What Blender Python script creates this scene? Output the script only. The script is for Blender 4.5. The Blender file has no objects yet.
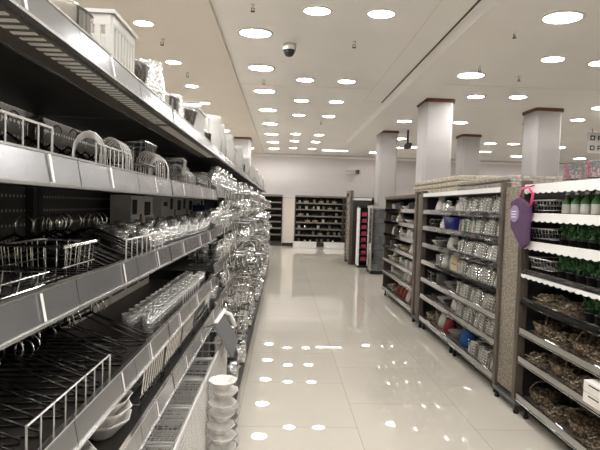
import bpy, math, random
from mathutils import Matrix, Vector
random.seed(7)
PI = math.pi
C = bpy.context.scene.collection
SC = bpy.context.scene

# ------------------------------------------------------------------ camera, world, exposure
cd = bpy.data.cameras.new('camera')
cam = bpy.data.objects.new('camera', cd); C.objects.link(cam)
cd.sensor_width = 36.0; cd.lens = 480.0 / 600.0 * 36.0
cd.clip_start = 0.02; cd.clip_end = 100
_R = Matrix(((0.9988908, -0.0296464, -0.0365818),
             (-0.0353653, 0.0405661, -0.9985508),
             (0.0310874, 0.9987369, 0.0394727)))
cam.matrix_world = Matrix.Translation((0, 0, 1.5)) @ _R.to_4x4()
SC.camera = cam
w = bpy.data.worlds.new('world'); SC.world = w; w.use_nodes = True
w.node_tree.nodes['Background'].inputs[0].default_value = (0.9, 0.92, 1, 1)
w.node_tree.nodes['Background'].inputs[1].default_value = 0.3
SC.view_settings.view_transform = 'Standard'
SC.view_settings.look = 'None'
SC.view_settings.gamma = 1.0
SC.view_settings.use_curve_mapping = False
SC.view_settings.exposure = 0.86
LAMP = 42.0            # radiance of the ceiling lamps' diffusers

# ------------------------------------------------------------------ materials
def lin(c):
    return tuple(((x / 255) / 12.92 if x / 255 <= 0.04045 else ((x / 255 + 0.055) / 1.055) ** 2.4) for x in c)

def mat(name, rgb, rough=0.5, metal=0.0, var=0.0, scale=8.0, bump=0.0, alpha=None, spec=0.5, coat=0.0):
    m = bpy.data.materials.new(name); m.use_nodes = True
    nt = m.node_tree; b = nt.nodes['Principled BSDF']
    c = lin(rgb)
    b.inputs['Base Color'].default_value = (*c, 1)
    b.inputs['Roughness'].default_value = rough
    b.inputs['Metallic'].default_value = metal
    b.inputs['Specular IOR Level'].default_value = spec
    if coat:
        b.inputs['Coat Weight'].default_value = coat
        b.inputs['Coat Roughness'].default_value = 0.05
    if var or bump:
        tc = nt.nodes.new('ShaderNodeTexCoord')
        n = nt.nodes.new('ShaderNodeTexNoise'); n.inputs['Scale'].default_value = scale
        n.inputs['Detail'].default_value = 4
        nt.links.new(tc.outputs['Object'], n.inputs['Vector'])
        if var:
            r = nt.nodes.new('ShaderNodeValToRGB')
            r.color_ramp.elements[0].position = 0.3; r.color_ramp.elements[1].position = 0.7
            r.color_ramp.elements[0].color = (*[x * (1 - var) for x in c], 1)
            r.color_ramp.elements[1].color = (*[min(1, x * (1 + var)) for x in c], 1)
            nt.links.new(n.outputs['Fac'], r.inputs['Fac'])
            nt.links.new(r.outputs['Color'], b.inputs['Base Color'])
        if bump:
            bp = nt.nodes.new('ShaderNodeBump'); bp.inputs['Strength'].default_value = bump
            bp.inputs['Distance'].default_value = 0.01
            nt.links.new(n.outputs['Fac'], bp.inputs['Height'])
            nt.links.new(bp.outputs['Normal'], b.inputs['Normal'])
    return m

def glass_mat(name, rgb, clear=0.8, rough=0.03, facet=0):
    m = bpy.data.materials.new(name); m.use_nodes = True
    nt = m.node_tree; nt.nodes.clear()
    o = nt.nodes.new('ShaderNodeOutputMaterial')
    t = nt.nodes.new('ShaderNodeBsdfTransparent'); t.inputs[0].default_value = (*lin(rgb), 1)
    g = nt.nodes.new('ShaderNodeBsdfGlossy'); g.inputs['Roughness'].default_value = rough
    g.inputs[0].default_value = (1, 1, 1, 1)
    f = nt.nodes.new('ShaderNodeLayerWeight'); f.inputs['Blend'].default_value = 0.45
    mp = nt.nodes.new('ShaderNodeMapRange')
    mp.inputs['To Min'].default_value = 1 - clear; mp.inputs['To Max'].default_value = 1.0
    nt.links.new(f.outputs['Facing'], mp.inputs['Value'])
    mx = nt.nodes.new('ShaderNodeMixShader')
    nt.links.new(mp.outputs['Result'], mx.inputs[0])
    nt.links.new(t.outputs[0], mx.inputs[1]); nt.links.new(g.outputs[0], mx.inputs[2])
    if facet:
        tc = nt.nodes.new('ShaderNodeTexCoord'); vo = nt.nodes.new('ShaderNodeTexVoronoi'); vo.inputs['Scale'].default_value = facet
        nt.links.new(tc.outputs['Object'], vo.inputs['Vector'])
        bp = nt.nodes.new('ShaderNodeBump'); bp.inputs['Strength'].default_value = 1.0; bp.inputs['Distance'].default_value = 0.006
        nt.links.new(vo.outputs['Distance'], bp.inputs['Height']); nt.links.new(bp.outputs['Normal'], g.inputs['Normal'])
        d = nt.nodes.new('ShaderNodeBsdfDiffuse'); d.inputs[0].default_value = (0.9, 0.9, 0.88, 1)
        m2 = nt.nodes.new('ShaderNodeMixShader'); m2.inputs[0].default_value = 0.14
        nt.links.new(mx.outputs[0], m2.inputs[1]); nt.links.new(d.outputs[0], m2.inputs[2]); mx = m2
    nt.links.new(mx.outputs[0], o.inputs[0])
    return m

def emit_mat(name, rgb, s):
    m = bpy.data.materials.new(name); m.use_nodes = True
    nt = m.node_tree; nt.nodes.clear()
    o = nt.nodes.new('ShaderNodeOutputMaterial'); e = nt.nodes.new('ShaderNodeEmission')
    e.inputs[0].default_value = (*rgb, 1); e.inputs[1].default_value = s
    nt.links.new(e.outputs[0], o.inputs[0])
    return m

def dots_mat(name, base, dot, pitch, radius, rough=0.6):
    """pegboard: rows of round holes, from the object's own coordinates"""
    m = mat(name, base, rough)
    nt = m.node_tree; b = nt.nodes['Principled BSDF']
    tc = nt.nodes.new('ShaderNodeTexCoord'); sp = nt.nodes.new('ShaderNodeSeparateXYZ')
    nt.links.new(tc.outputs['Object'], sp.inputs[0])
    def M(op, a, v):
        n = nt.nodes.new('ShaderNodeMath'); n.operation = op
        nt.links.new(a, n.inputs[0])
        if hasattr(v, 'links'): nt.links.new(v, n.inputs[1])
        else: n.inputs[1].default_value = v
        return n.outputs[0]
    d = []
    for k, pt in (('Y', pitch), ('Z', pitch * 2.2)):
        q = M('SUBTRACT', M('FRACT', M('DIVIDE', sp.outputs[k], pt), 0), 0.5)
        q = M('MULTIPLY', q, pt); d.append(M('MULTIPLY', q, q))
    s = M('LESS_THAN', M('ADD', d[0], d[1]), radius * radius)
    mx = nt.nodes.new('ShaderNodeMix'); mx.data_type = 'RGBA'
    nt.links.new(s, mx.inputs[0])
    mx.inputs[6].default_value = (*lin(base), 1); mx.inputs[7].default_value = (*lin(dot), 1)
    nt.links.new(mx.outputs[2], b.inputs['Base Color'])
    return m

def floor_mat():
    m = mat('floor_tiles', (216, 209, 196), 0.012)
    nt = m.node_tree; b = nt.nodes['Principled BSDF']
    b.inputs['IOR'].default_value = 1.62
    tc = nt.nodes.new('ShaderNodeTexCoord'); sp = nt.nodes.new('ShaderNodeSeparateXYZ'); cb = nt.nodes.new('ShaderNodeCombineXYZ')
    nt.links.new(tc.outputs['Object'], sp.inputs[0])
    ax = nt.nodes.new('ShaderNodeMath'); ax.inputs[1].default_value = 0.82 * 20 - 0.55
    ay = nt.nodes.new('ShaderNodeMath'); ay.inputs[1].default_value = 0.82 * 20 - 3.2
    nt.links.new(sp.outputs['X'], ax.inputs[0]); nt.links.new(sp.outputs['Y'], ay.inputs[0])
    nt.links.new(ay.outputs[0], cb.inputs[0]); nt.links.new(ax.outputs[0], cb.inputs[1])
    br = nt.nodes.new('ShaderNodeTexBrick'); br.offset = 0.5; br.squash = 1
    br.inputs['Scale'].default_value = 1; br.inputs['Mortar Size'].default_value = 0.0028
    br.inputs['Brick Width'].default_value = 0.82; br.inputs['Row Height'].default_value = 0.82
    br.inputs['Color1'].default_value = (*lin((216, 209, 196)), 1)
    br.inputs['Color2'].default_value = (*lin((212, 205, 192)), 1)
    br.inputs['Mortar'].default_value = (*lin((184, 174, 158)), 1)
    nt.links.new(cb.outputs[0], br.inputs['Vector'])
    nt.links.new(br.outputs['Color'], b.inputs['Base Color'])
    n = nt.nodes.new('ShaderNodeTexNoise'); n.inputs['Scale'].default_value = 3.2; n.inputs['Detail'].default_value = 1
    nt.links.new(tc.outputs['Object'], n.inputs['Vector'])
    bp = nt.nodes.new('ShaderNodeBump'); bp.inputs['Strength'].default_value = 0.006; bp.inputs['Distance'].default_value = 0.03
    nt.links.new(n.outputs['Fac'], bp.inputs['Height']); nt.links.new(bp.outputs['Normal'], b.inputs['Normal'])
    return m

def weave_mat(name, a, c, scale):
    m = mat(name, a, 0.8)
    nt = m.node_tree; b = nt.nodes['Principled BSDF']
    tc = nt.nodes.new('ShaderNodeTexCoord'); v = nt.nodes.new('ShaderNodeTexVoronoi'); v.inputs['Scale'].default_value = scale
    r = nt.nodes.new('ShaderNodeValToRGB')
    r.color_ramp.elements[0].color = (*lin(a), 1); r.color_ramp.elements[1].color = (*lin(c), 1)
    r.color_ramp.elements[0].position = 0.15; r.color_ramp.elements[1].position = 0.6
    nt.links.new(tc.outputs['Object'], v.inputs['Vector']); nt.links.new(v.outputs['Distance'], r.inputs[0])
    nt.links.new(r.outputs[0], b.inputs['Base Color'])
    bp = nt.nodes.new('ShaderNodeBump'); bp.inputs['Strength'].default_value = 0.6; bp.inputs['Distance'].default_value = 0.004
    nt.links.new(v.outputs['Distance'], bp.inputs['Height']); nt.links.new(bp.outputs['Normal'], b.inputs['Normal'])
    return m

M = dict(
    floor=floor_mat(),
    ceiling=mat('ceiling_paint', (238, 235, 231), 0.8, var=0.02, scale=1),
    ceiling_warm=mat('ceiling_paint_warm', (222, 215, 205), 0.8, var=0.02, scale=1),
    wall=mat('wall_paint', (206, 200, 198), 0.85, var=0.02, scale=1),
    column=mat('column_paint', (180, 176, 173), 0.5, var=0.02, scale=2),
    wood_trim=mat('brown_wood', (112, 72, 52), 0.5, var=0.25, scale=30),
    groove=mat('dark_groove', (70, 66, 62), 0.8),
    lamp=emit_mat('lamp_diffuser', (1.0, 0.99, 0.975), LAMP),
    strip=emit_mat('strip_diffuser', (1.0, 0.97, 0.93), 5.0),
    lamp_rim=mat('lamp_rim', (225, 222, 216), 0.4),
    white=mat('white_plastic', (228, 226, 222), 0.3),
    offwhite=mat('offwhite_card', (236, 231, 222), 0.65, var=0.05, scale=20),
    greywhite=mat('grey_white_plastic', (176, 173, 168), 0.3),
    cream=mat('cream_wood', (214, 196, 160), 0.6, var=0.1, scale=25),
    black=mat('black_plastic', (22, 22, 23), 0.4),
    blackwire=mat('black_wire', (60, 58, 56), 0.16, 0.75),
    chrome=mat('chrome', (215, 215, 214), 0.12, 1.0),
    steel=mat('brushed_steel', (176, 176, 176), 0.3, 1.0, var=0.1, scale=14),
    shelf_dark=mat('dark_shelf_metal', (66, 62, 58), 0.45, 0.3, var=0.15, scale=5),
    back_dark=mat('dark_back_panel', (48, 45, 43), 0.6, var=0.1, scale=4),
    peg=dots_mat('perforated_panel', (88, 84, 79), (206, 200, 190), 0.024, 0.0055),
    rail=mat('silver_rail', (172, 172, 174), 0.22, 0.85, var=0.12, scale=6),
    rail_gloss=mat('glossy_rail', (190, 190, 190), 0.04, 1.0, bump=0.1, scale=3.5),
    whitewire=mat('steel_wire', (222, 220, 216), 0.22, 0.4),
    palebeam=mat('grey_beam', (96, 90, 84), 0.4, 0.2),
    lip=mat('bright_rail_lip', (225, 224, 222), 0.2, 0.9),
    rail_white=mat('white_rail', (232, 230, 226), 0.35),
    panel_grey=mat('grey_side_panel', (104, 103, 104), 0.45, 0.2, var=0.06, scale=4),
    post_brown=mat('brown_grey_post', (96, 86, 76), 0.4, 0.4, var=0.12, scale=12),
    shelf_brown=mat('taupe_shelf', (120, 112, 102), 0.4, 0.3, var=0.1, scale=8),
    stone=weave_mat('mottled_panel', (166, 156, 140), (122, 113, 100), 70),
    fleck=weave_mat('patterned_panel', (180, 172, 160), (70, 62, 54), 14),
    perforated=dots_mat('pale_panel', (200, 192, 180), (160, 152, 142), 0.05, 0.012),
    glass=glass_mat('cut_glass', (236, 240, 239), 0.55, 0.03, 75),
    acrylic=glass_mat('grey_acrylic', (190, 196, 200), 0.8, 0.08),
    pack=mat('grey_pack', (150, 146, 138), 0.5, var=0.25, scale=14),
    pack2=mat('pale_pack', (190, 186, 176), 0.45, var=0.2, scale=14),
    pack3=mat('olive_pack', (120, 118, 102), 0.55, var=0.25, scale=14),
    wicker=weave_mat('wicker', (168, 146, 118), (74, 60, 46), 60),
    wicker2=weave_mat('pale_wicker', (206, 192, 166), (104, 90, 72), 55),
    green=mat('green_leaves', (40, 84, 36), 0.6, var=0.5, scale=30),
    greenpack=mat('green_sleeve', (54, 100, 46), 0.4, var=0.4, scale=26),
    blue=mat('blue_plastic', (36, 44, 150), 0.35),
    blue2=mat('blue_cloth', (30, 84, 150), 0.6, var=0.2, scale=12),
    navy=mat('navy_box', (44, 50, 106), 0.5),
    red=mat('red_pack', (150, 34, 36), 0.5, var=0.1, scale=10),
    rust=mat('rust_pack', (150, 74, 56), 0.6, var=0.2, scale=10),
    pink=mat('pink_pack', (170, 58, 88), 0.45, var=0.15, scale=30),
    hotpink=mat('pink_strap', (226, 60, 120), 0.45),
    purple=mat('purple_cloth', (80, 52, 84), 0.7, var=0.1, scale=14, bump=0.2),
    lilac=mat('lilac_cloth', (150, 128, 168), 0.7),
    rug=mat('beige_rug', (196, 187, 170), 0.95, var=0.3, scale=40, bump=0.8),
    rug2=mat('grey_rug', (160, 152, 142), 0.95, var=0.35, scale=45, bump=0.8),
    ink=mat('dark_print', (42, 40, 40), 0.6),
    grey=mat('grey_ceramic', (170, 166, 160), 0.3, var=0.06, scale=10),
    darkgrey=mat('dark_grey_enamel', (74, 72, 70), 0.3),
    cloth=mat('white_cloth', (214, 210, 204), 0.85, var=0.08, scale=20, bump=0.4),
    gift=weave_mat('floral_wrap', (176, 140, 146), (92, 98, 96), 50),
)

# ------------------------------------------------------------------ mesh helpers
class MB:
    def __init__(s): s.v = []; s.f = []
    def add(s, vs, fs, T=None):
        o = len(s.v)
        if T is not None: vs = [tuple(T @ Vector(p)) for p in vs]
        s.v += vs; s.f += [tuple(i + o for i in f) for f in fs]; return s
    def box(s, x0, y0, z0, x1, y1, z1, T=None):
        return s.add([(x0,y0,z0),(x1,y0,z0),(x1,y1,z0),(x0,y1,z0),(x0,y0,z1),(x1,y0,z1),(x1,y1,z1),(x0,y1,z1)],
                     [(0,3,2,1),(4,5,6,7),(0,1,5,4),(1,2,6,5),(2,3,7,6),(3,0,4,7)], T)
    def prism(s, poly, a, b, axis='y', T=None):
        n = len(poly)
        def P(q, t):
            return {'y': (q[0], t, q[1]), 'x': (t, q[0], q[1]), 'z': (q[0], q[1], t)}[axis]
        vs = [P(q, a) for q in poly] + [P(q, b) for q in poly]
        fs = [tuple(range(n)), tuple(range(2 * n - 1, n - 1, -1))] + [(i, i + n, (i + 1) % n + n, (i + 1) % n) for i in range(n)]
        return s.add(vs, fs, T)
    def lathe(s, prof, n=16, c=(0, 0), T=None, wob=0, nw=8):
        vs = []; fs = []
        for r, z in prof:
            for i in range(n):
                a = 2 * PI * i / n; rr = r * (1 + wob * math.cos(nw * a))
                vs.append((c[0] + rr * math.cos(a), c[1] + rr * math.sin(a), z))
        for j in range(len(prof) - 1):
            for i in range(n):
                k = (i + 1) % n
                fs.append((j*n+i, j*n+k, (j+1)*n+k, (j+1)*n+i))
        if prof[0][0] > 1e-4: fs.append(tuple(range(n - 1, -1, -1)))
        return s.add(vs, fs, T)
    def tube(s, pts, r, n=5, closed=False, T=None):
        P = [Vector(p) for p in pts]; m = len(P); vs = []; fs = []
        for i in range(m):
            if closed: t = P[(i + 1) % m] - P[i - 1]
            else: t = P[min(i + 1, m - 1)] - P[max(i - 1, 0)]
            t.normalize()
            up = Vector((0, 0, 1)) if abs(t.z) < 0.9 else Vector((1, 0, 0))
            u = t.cross(up).normalized(); v = t.cross(u)
            for k in range(n):
                a = 2 * PI * k / n
                vs.append(tuple(P[i] + u * (r * math.cos(a)) + v * (r * math.sin(a))))
        for i in range(m if closed else m - 1):
            j = (i + 1) % m
            for k in range(n):
                l = (k + 1) % n
                fs.append((i*n+k, j*n+k, j*n+l, i*n+l))
        if not closed:
            fs.append(tuple(range(n))); fs.append(tuple(range((m - 1) * n + n - 1, (m - 1) * n - 1, -1)))
        return s.add(vs, fs, T)
    def build(s, name, m, parent=None, smooth=False, bevel=0):
        me = bpy.data.meshes.new(name); me.from_pydata(s.v, [], s.f); me.update()
        me.materials.append(M[m] if isinstance(m, str) else m)
        if smooth:
            me.polygons.foreach_set('use_smooth', [True] * len(me.polygons))
        o = bpy.data.objects.new(name, me); C.objects.link(o)
        if parent is not None: o.parent = parent
        if bevel:
            b = o.modifiers.new('bevel', 'BEVEL'); b.width = bevel; b.segments = 2; b.limit_method = 'ANGLE'
        return o

def tag(o, label, cat, group=None, kind=None):
    o['label'] = label; o['category'] = cat
    if group: o['group'] = group
    if kind: o['kind'] = kind
    return o
def empty(name, loc=(0, 0, 0), rz=0.0):
    o = bpy.data.objects.new(name, None); C.objects.link(o); o.empty_display_size = 0.05
    o.location = loc; o.rotation_euler = (0, 0, rz); return o
def struct(name, mb, m, parent=None, **k):
    o = mb.build(name, m, parent, **k)
    o['kind'] = 'structure'; return o
def copy_tree(o, parent=None):
    c = o.copy(); C.objects.link(c)
    if parent is not None: c.parent = parent
    for ch in [x for x in KIDS.get(o.name, [])]:
        copy_tree(ch, c)
    return c
KIDS = {}
class Kind:
    """one built model; the first placing uses the model itself, later ones are copies with copied parts"""
    def __init__(s, make, cat):
        s.make = make; s.cat = cat; s.root = None
    def put(s, loc, rz, label, group, sc=1.0, rx=0.0, ry=0.0):
        if s.root is None:
            s.root = o = s.make()
            stack = [o]
            allo = [x for x in C.objects if x.parent is not None]
            by = {}
            for x in allo: by.setdefault(x.parent.name, []).append(x)
            while stack:
                q = stack.pop(); KIDS[q.name] = by.get(q.name, []); stack += KIDS[q.name]
        else:
            o = copy_tree(s.root)
        o.location = loc; o.rotation_euler = (rx, ry, rz); o.scale = (sc, sc, sc) if not isinstance(sc, tuple) else sc
        return tag(o, label, s.cat, group)

ORD = ['first','second','third','fourth','fifth','sixth','seventh','eighth','ninth','tenth','eleventh','twelfth','thirteenth','fourteenth',
       'fifteenth','sixteenth','seventeenth','eighteenth','nineteenth','twentieth']
def nth(i):
    if i < 20: return ORD[i]
    return ['twenty','thirty','forty'][(i + 1) // 10 - 2] + '-' + ORD[(i + 1) % 10 - 1] if (i + 1) % 10 else {30: 'thirtieth', 40: 'fortieth', 50: 'fiftieth'}[i + 1]

# ------------------------------------------------------------------ the setting
YB = 18.6; CH = 3.5
struct('floor', MB().box(-7, -5, -0.1, 13, YB + 0.2, 0), 'floor')
ceil = struct('ceiling', MB().box(-7, -5, CH, 13, YB + 0.2, CH + 0.1), 'ceiling')
struct('wall_back', MB().box(-7, YB, 0, 13, YB + 0.2, CH), 'wall')
struct('wall_left', MB().box(-7.2, -5, 0, -7, YB + 0.2, CH), 'wall')
struct('wall_right', MB().box(13, -5, 0, 13.2, YB + 0.2, CH), 'wall')
struct('wall_front', MB().box(-7, -5.2, 0, 13, -5, CH), 'wall')
struct('trim_1', MB().box(-7, -5, CH - 0.035, -0.78, YB, CH), 'ceiling_warm')           # lower, warmer ceiling on the left
struct('trim_2', MB().prism([(1.84, CH), (1.88, CH - 0.09), (2.40, CH - 0.09), (2.46, CH)], -5, 14.5, 'y'), 'ceiling')  # dropped beam
struct('trim_3', MB().box(1.79, -5, CH - 0.004, 1.815, 9.1, CH), 'groove')               # dark slot
struct('trim_4', MB().box(1.455, -5, CH - 0.003, 1.462, 9.1, CH).box(1.455, 9.1, CH - 0.003, 1.84, 9.108, CH), 'ceiling_warm')
struct('trim_5', MB().box(-0.78, 8.1, CH - 0.003, 1.455, 8.108, CH).box(2.46, 7.6, CH - 0.003, 13, 7.61, CH), 'ceiling_warm')
struct('trim_6', MB().box(-7, YB - 0.02, CH - 0.12, 13, YB, CH - 0.04), 'ceiling')       # cove on the back wall
def column(x, y, s, label, top=CH):
    c = 0.05
    p = [(x+c,y),(x+s-c,y),(x+s,y+c),(x+s,y+s-c),(x+s-c,y+s),(x+c,y+s),(x,y+s-c),(x,y+c)]
    o = MB().prism(p, 0, top - 0.06, 'z').build('column', 'column'); o['kind'] = 'structure'
    o['label'] = label; o['category'] = 'column'
    e = 0.025
    q = [(x+c-e,y-e),(x+s-c+e,y-e),(x+s+e,y+c-e),(x+s+e,y+s-c+e),(x+s-c+e,y+s+e),(x+c-e,y+s+e),(x-e,y+s-c+e),(x-e,y+c-e)]
    MB().prism(q, top - 0.06, top, 'z').build('column_trim', 'wood_trim', o)
column(2.5, 8.6, 0.52, 'nearest white pillar with brown top trim behind the folded beige rugs', CH)
column(2.42, 12.3, 0.48, 'white pillar left of and beyond the nearest pillar', CH)
column(4.74, 9.0, 0.52, 'white pillar standing right of the nearest pillar', CH)
column(4.62, 12.4, 0.48, 'shaded white pillar half hidden behind the nearest pillar', CH)
column(-1.62, 14.2, 0.6, 'white pillar beyond the long glassware shelving on the left', CH - 0.035)

# ------------------------------------------------------------------ ceiling lamps
def make_lamp():
    r = empty('downlight')
    MB().lathe([(0.215, 0.0), (0.215, -0.012), (0.185, -0.014), (0.18, -0.003)], 28).build('rim', 'lamp_rim', r, True)
    MB().lathe([(0.182, -0.006), (0.0001, -0.006)], 28).build('diffuser', 'lamp', r)
    return r
LK = Kind(make_lamp, 'ceiling light')
rows = [
 ('left ceiling strip', 0.56, -1.6, CH - 0.035, [5.45, 6.9, 8.25, 9.6, 11.1, 13.0, 14.9]),
 ('row nearest the left shelving', 0.97, -0.38, CH, [5.69, 7.11, 8.53, 10.2, 11.9, 13.6, 15.3, 17.1]),
 ('middle row', 0.72, 0.29, CH, [4.98, 7.68, 9.18, 10.65, 13.45, 14.9, 16.7]),
 ('row right of the middle', 0.72, 0.95, CH, [4.98, 7.68, 9.18, 10.65, 13.45, 14.95, 16.75]),
]
for nm, sc, x, z, ys in rows:
    for i, y in enumerate(ys):
        LK.put((x, y, z), 0, 'round ceiling downlight, %s from the camera in the %s' % (nth(i), nm), 'downlights in the ' + nm, (sc, sc * 0.76, sc))
for x, y, sc, lb in [(2.78, 4.86, 1, 'large round downlight nearest the top right corner'), (3.43, 6.17, 0.75, 'downlight below the large one at the top right'),
    (2.7, 7.04, 1, 'round downlight above the nearest pillar, right of the beam'), (3.3, 8.33, 0.75, 'small downlight right of the nearest pillar top'),
    (4.0, 8.24, 0.75, 'small downlight above the second tall pillar'), (5.99, 13.9, 0.9, 'left of two far downlights between the pillars'),
    (6.64, 13.8, 0.9, 'right of two far downlights between the pillars'), (6.16, 10.0, 0.75, 'downlight right of the tall right-hand pillar'),
    (2.7, 10.9, 0.85, 'downlight just left of the nearest pillar'), (3.95, 10.8, 0.8, 'downlight peeping out right of the nearest pillar'),
    (3.26, 13.6, 0.9, 'far downlight between the left pillars, upper of two'), (3.7, 15.6, 0.9, 'far downlight between the left pillars, lower of two'),
    (3.2, 17.2, 0.9, 'small far downlight left of the left pillar by the back wall'), (4.15, 15.3, 0.9, 'far downlight touching the nearest pillar left edge'),
    (4.11, 6.25, 0.75, 'downlight cut by the right edge, upper one'), (5.85, 8.83, 0.75, 'downlight cut by the right edge, lower one')]:
    LK.put((x, y, CH), 0, lb, 'downlights on the right ceiling', (sc, sc * 0.8, sc))
# unseen downlights added around the camera to light the shelf fronts
k = 0
for x in (-0.38, 0.95, 2.78, -1.6):
    for y in (-3.4, -1.6, 0.3, 2.2):
        k += 1
        LK.put((x, y, CH - (0.035 if x < -1 else 0)), 0, 'added round ceiling downlight, unseen, out of the picture above the camera', 'added downlights above the camera', 0.95)
for x, y in [(xx, yy) for xx in (8.2, 10.5, 6.2) for yy in (-1.5, 1.0, 3.5, 6.0, 8.8, 11.6, 14.2, 16.8) if not (xx == 6.2 and yy > 3)] + [(xx, yy) for xx in (-2.9, -4.3, -5.7) for yy in (0.5, 2.2, 3.9, 5.5, 7.1, 8.7, 10.3, 11.9, 13.5, 15.1, 16.7)]:  # unseen lamps added on both sides for more floor bounce and rail glints
    LK.put((x, y, CH - (0.035 if x < -1 else 0)), 0, 'added round ceiling downlight over the neighbouring aisles, out of view', 'added downlights over other aisles', 1.0)

def make_strip():
    r = empty('strip_light')
    MB().box(-0.45, -0.06, -0.03, 0.45, 0.06, 0).build('housing', 'lamp_rim', r)
    MB().box(-0.44, -0.05, -0.05, 0.44, 0.05, -0.03).build('diffuser', 'strip', r)
    return r
SK = Kind(make_strip, 'ceiling light')
for i, (x, y) in enumerate([(-2.12, 9.6), (-2.02, 11.1), (-1.98, 13.0), (-1.95, 15.2), (-1.5, 16.6)]):
    SK.put((x, y, CH - 0.035), 0, 'long white strip light, %s from the camera above the left shelving' % nth(i), 'strip lights on the left ceiling')
SK.put((1.75, 16.75, CH), 0, 'long white strip light near the back wall beside a small downlight', 'far strip lights')
SK.put((6.3, 15.6, CH), 0, 'long white strip light between the two right-hand pillars', 'far strip lights')

# sprinklers, cameras on the ceiling
def make_sprinkler():
    r = empty('sprinkler')
    MB().lathe([(0.032, 0), (0.032, -0.008), (0.012, -0.012), (0.012, -0.05)], 12).build('collar', 'lamp_rim', r, True)
    MB().box(-0.022, -0.004, -0.085, -0.016, 0.004, -0.045).box(0.016, -0.004, -0.085, 0.022, 0.004, -0.045).box(-0.022, -0.004, -0.05, 0.022, 0.004, -0.043).build('yoke', 'ink', r)
    MB().lathe([(0.0001, -0.084), (0.028, -0.086), (0.028, -0.09), (0.0001, -0.092)], 12).build('deflector', 'ink', r)
    return r
PK = Kind(make_sprinkler, 'sprinkler')
for x, y, z, lb in [(-0.36, 4.9, CH, 'small ceiling sprinkler at the top left of the lamp rows'), (0.8, 5.85, CH, 'small ceiling sprinkler between the two middle lamp rows'),
    (2.5, 5.3, CH, 'small ceiling sprinkler left of the large top right lamp'), (2.65, 6.6, CH, 'small ceiling sprinkler above the nearest pillar lamp'),
    (3.4, 7.0, CH, 'ceiling sprinkler below the second lamp on the right'), (-1.52, 5.95, CH - 0.035, 'sprinkler beside the first lamp of the left ceiling strip'),
    (-1.5, 7.4, CH - 0.035, 'sprinkler beside the second lamp of the left ceiling strip'), (-0.37, 7.8, CH, 'sprinkler between second and third lamps of the left row'),
    (5.2, 10.4, CH, 'small ceiling sprinkler between the right-hand pillars'), (0.83, 11.3, CH, 'tiny far sprinkler below the right middle lamps')]:
    PK.put((x, y, z), random.random(), lb, 'ceiling sprinklers', 0.8)
r = empty('dome_camera', (0.02, 6.05, CH))
MB().lathe([(0.085, 0), (0.085, -0.05), (0.08, -0.075)], 20).build('housing', 'white', r, True)
MB().lathe([(0.07, -0.07), (0.068, -0.1), (0.05, -0.135), (0.02, -0.15), (0.0001, -0.153)], 20).build('dome', 'black', r, True)
tag(r, 'white dome security camera with black lens hanging from the ceiling', 'security camera')
for x, y, z, lb in [(2.72, 18.3, 2.86, 'small security camera on the back wall above the end display'), (3.1, 12.1, 3.1, 'dark security camera hanging between the left pillars')]:
    r = empty('security_camera', (x, y, z))
    if y > 18:
        MB().box(-0.02, 0, -0.01, 0.02, 0.3, 0.03).build('bracket', 'grey', r)
        MB().box(-0.35, -0.16, -0.055, 0.03, 0.0, 0.055).build('housing', 'grey', r)
        MB().box(-0.02, -0.2, -0.07, 0.13, -0.02, 0.07).build('lens_hood', 'ink', r, bevel=0.02)
    else:
        MB().box(-0.02, -0.02, 0.02, 0.02, 0.02, CH - z).build('bracket', 'ink', r)
        MB().box(-0.06, -0.2, -0.07, 0.06, 0.1, 0.06).build('housing', 'ink', r, bevel=0.02)
        MB().box(-0.03, -0.24, -0.03, 0.03, -0.2, 0.03).build('lens_hood', 'black', r)
    tag(r, lb, 'security camera')
r = empty('hanging_sign', (7.1, 11.0, 2.95))
MB().box(-0.06, 0, 0, 0.75, 0.03, 0.47).build('board', 'wall', r)
for x in (0.05, 0.6): MB().tube([(x, 0.015, 0.47), (x, 0.015, 0.55)], 0.006).build('rod', 'ink', r)
for row in (0.29, 0.06):
    for i in range(4):
        x = 0.0 + i * 0.18; q = 0.11; g = 0.024
        c_ = MB().box(x, -0.005, row, x + g, 0, row + q).box(x + q - g, -0.005, row, x + q, 0, row + q)
        c_.box(x, -0.005, row + q - g, x + q, 0, row + q)
        c_.box(x, -0.005, row + 0.03 * (i % 2), x + q, 0, row + g + 0.03 * (i % 2))
        c_.build('glyph', 'ink', r)
tag(r, 'pale hanging sign with two rows of dark characters at the right edge', 'sign')

# ------------------------------------------------------------------ shelving
def rail(mb, lipmb, x, y0, y1, z, d=1, h=0.055):
    """price rail along Y at the front edge x, its face towards d; (tilted outward)"""
    p = [(x, z - 0.022), (x + d * 0.012, z - 0.024), (x + d * 0.002, z - 0.024 + h), (x - d * 0.006, z - 0.022 + h)]
    if d < 0: p = [(x, z - 0.022), (x - 0.012, z - 0.024), (x - 0.012, z - 0.024 + h), (x - 0.004, z - 0.022 + h)]
    mb.prism(p, y0, y1, 'y')
    lipmb.box(min(x, x + d * 0.018), y0, z - 0.029, max(x, x + d * 0.018), y1, z - 0.0235)
    lipmb.box(min(x - d * 0.009, x + d * 0.004), y0, z - 0.024 + h, max(x - d * 0.009, x + d * 0.004), y1, z - 0.02 + h)

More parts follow.
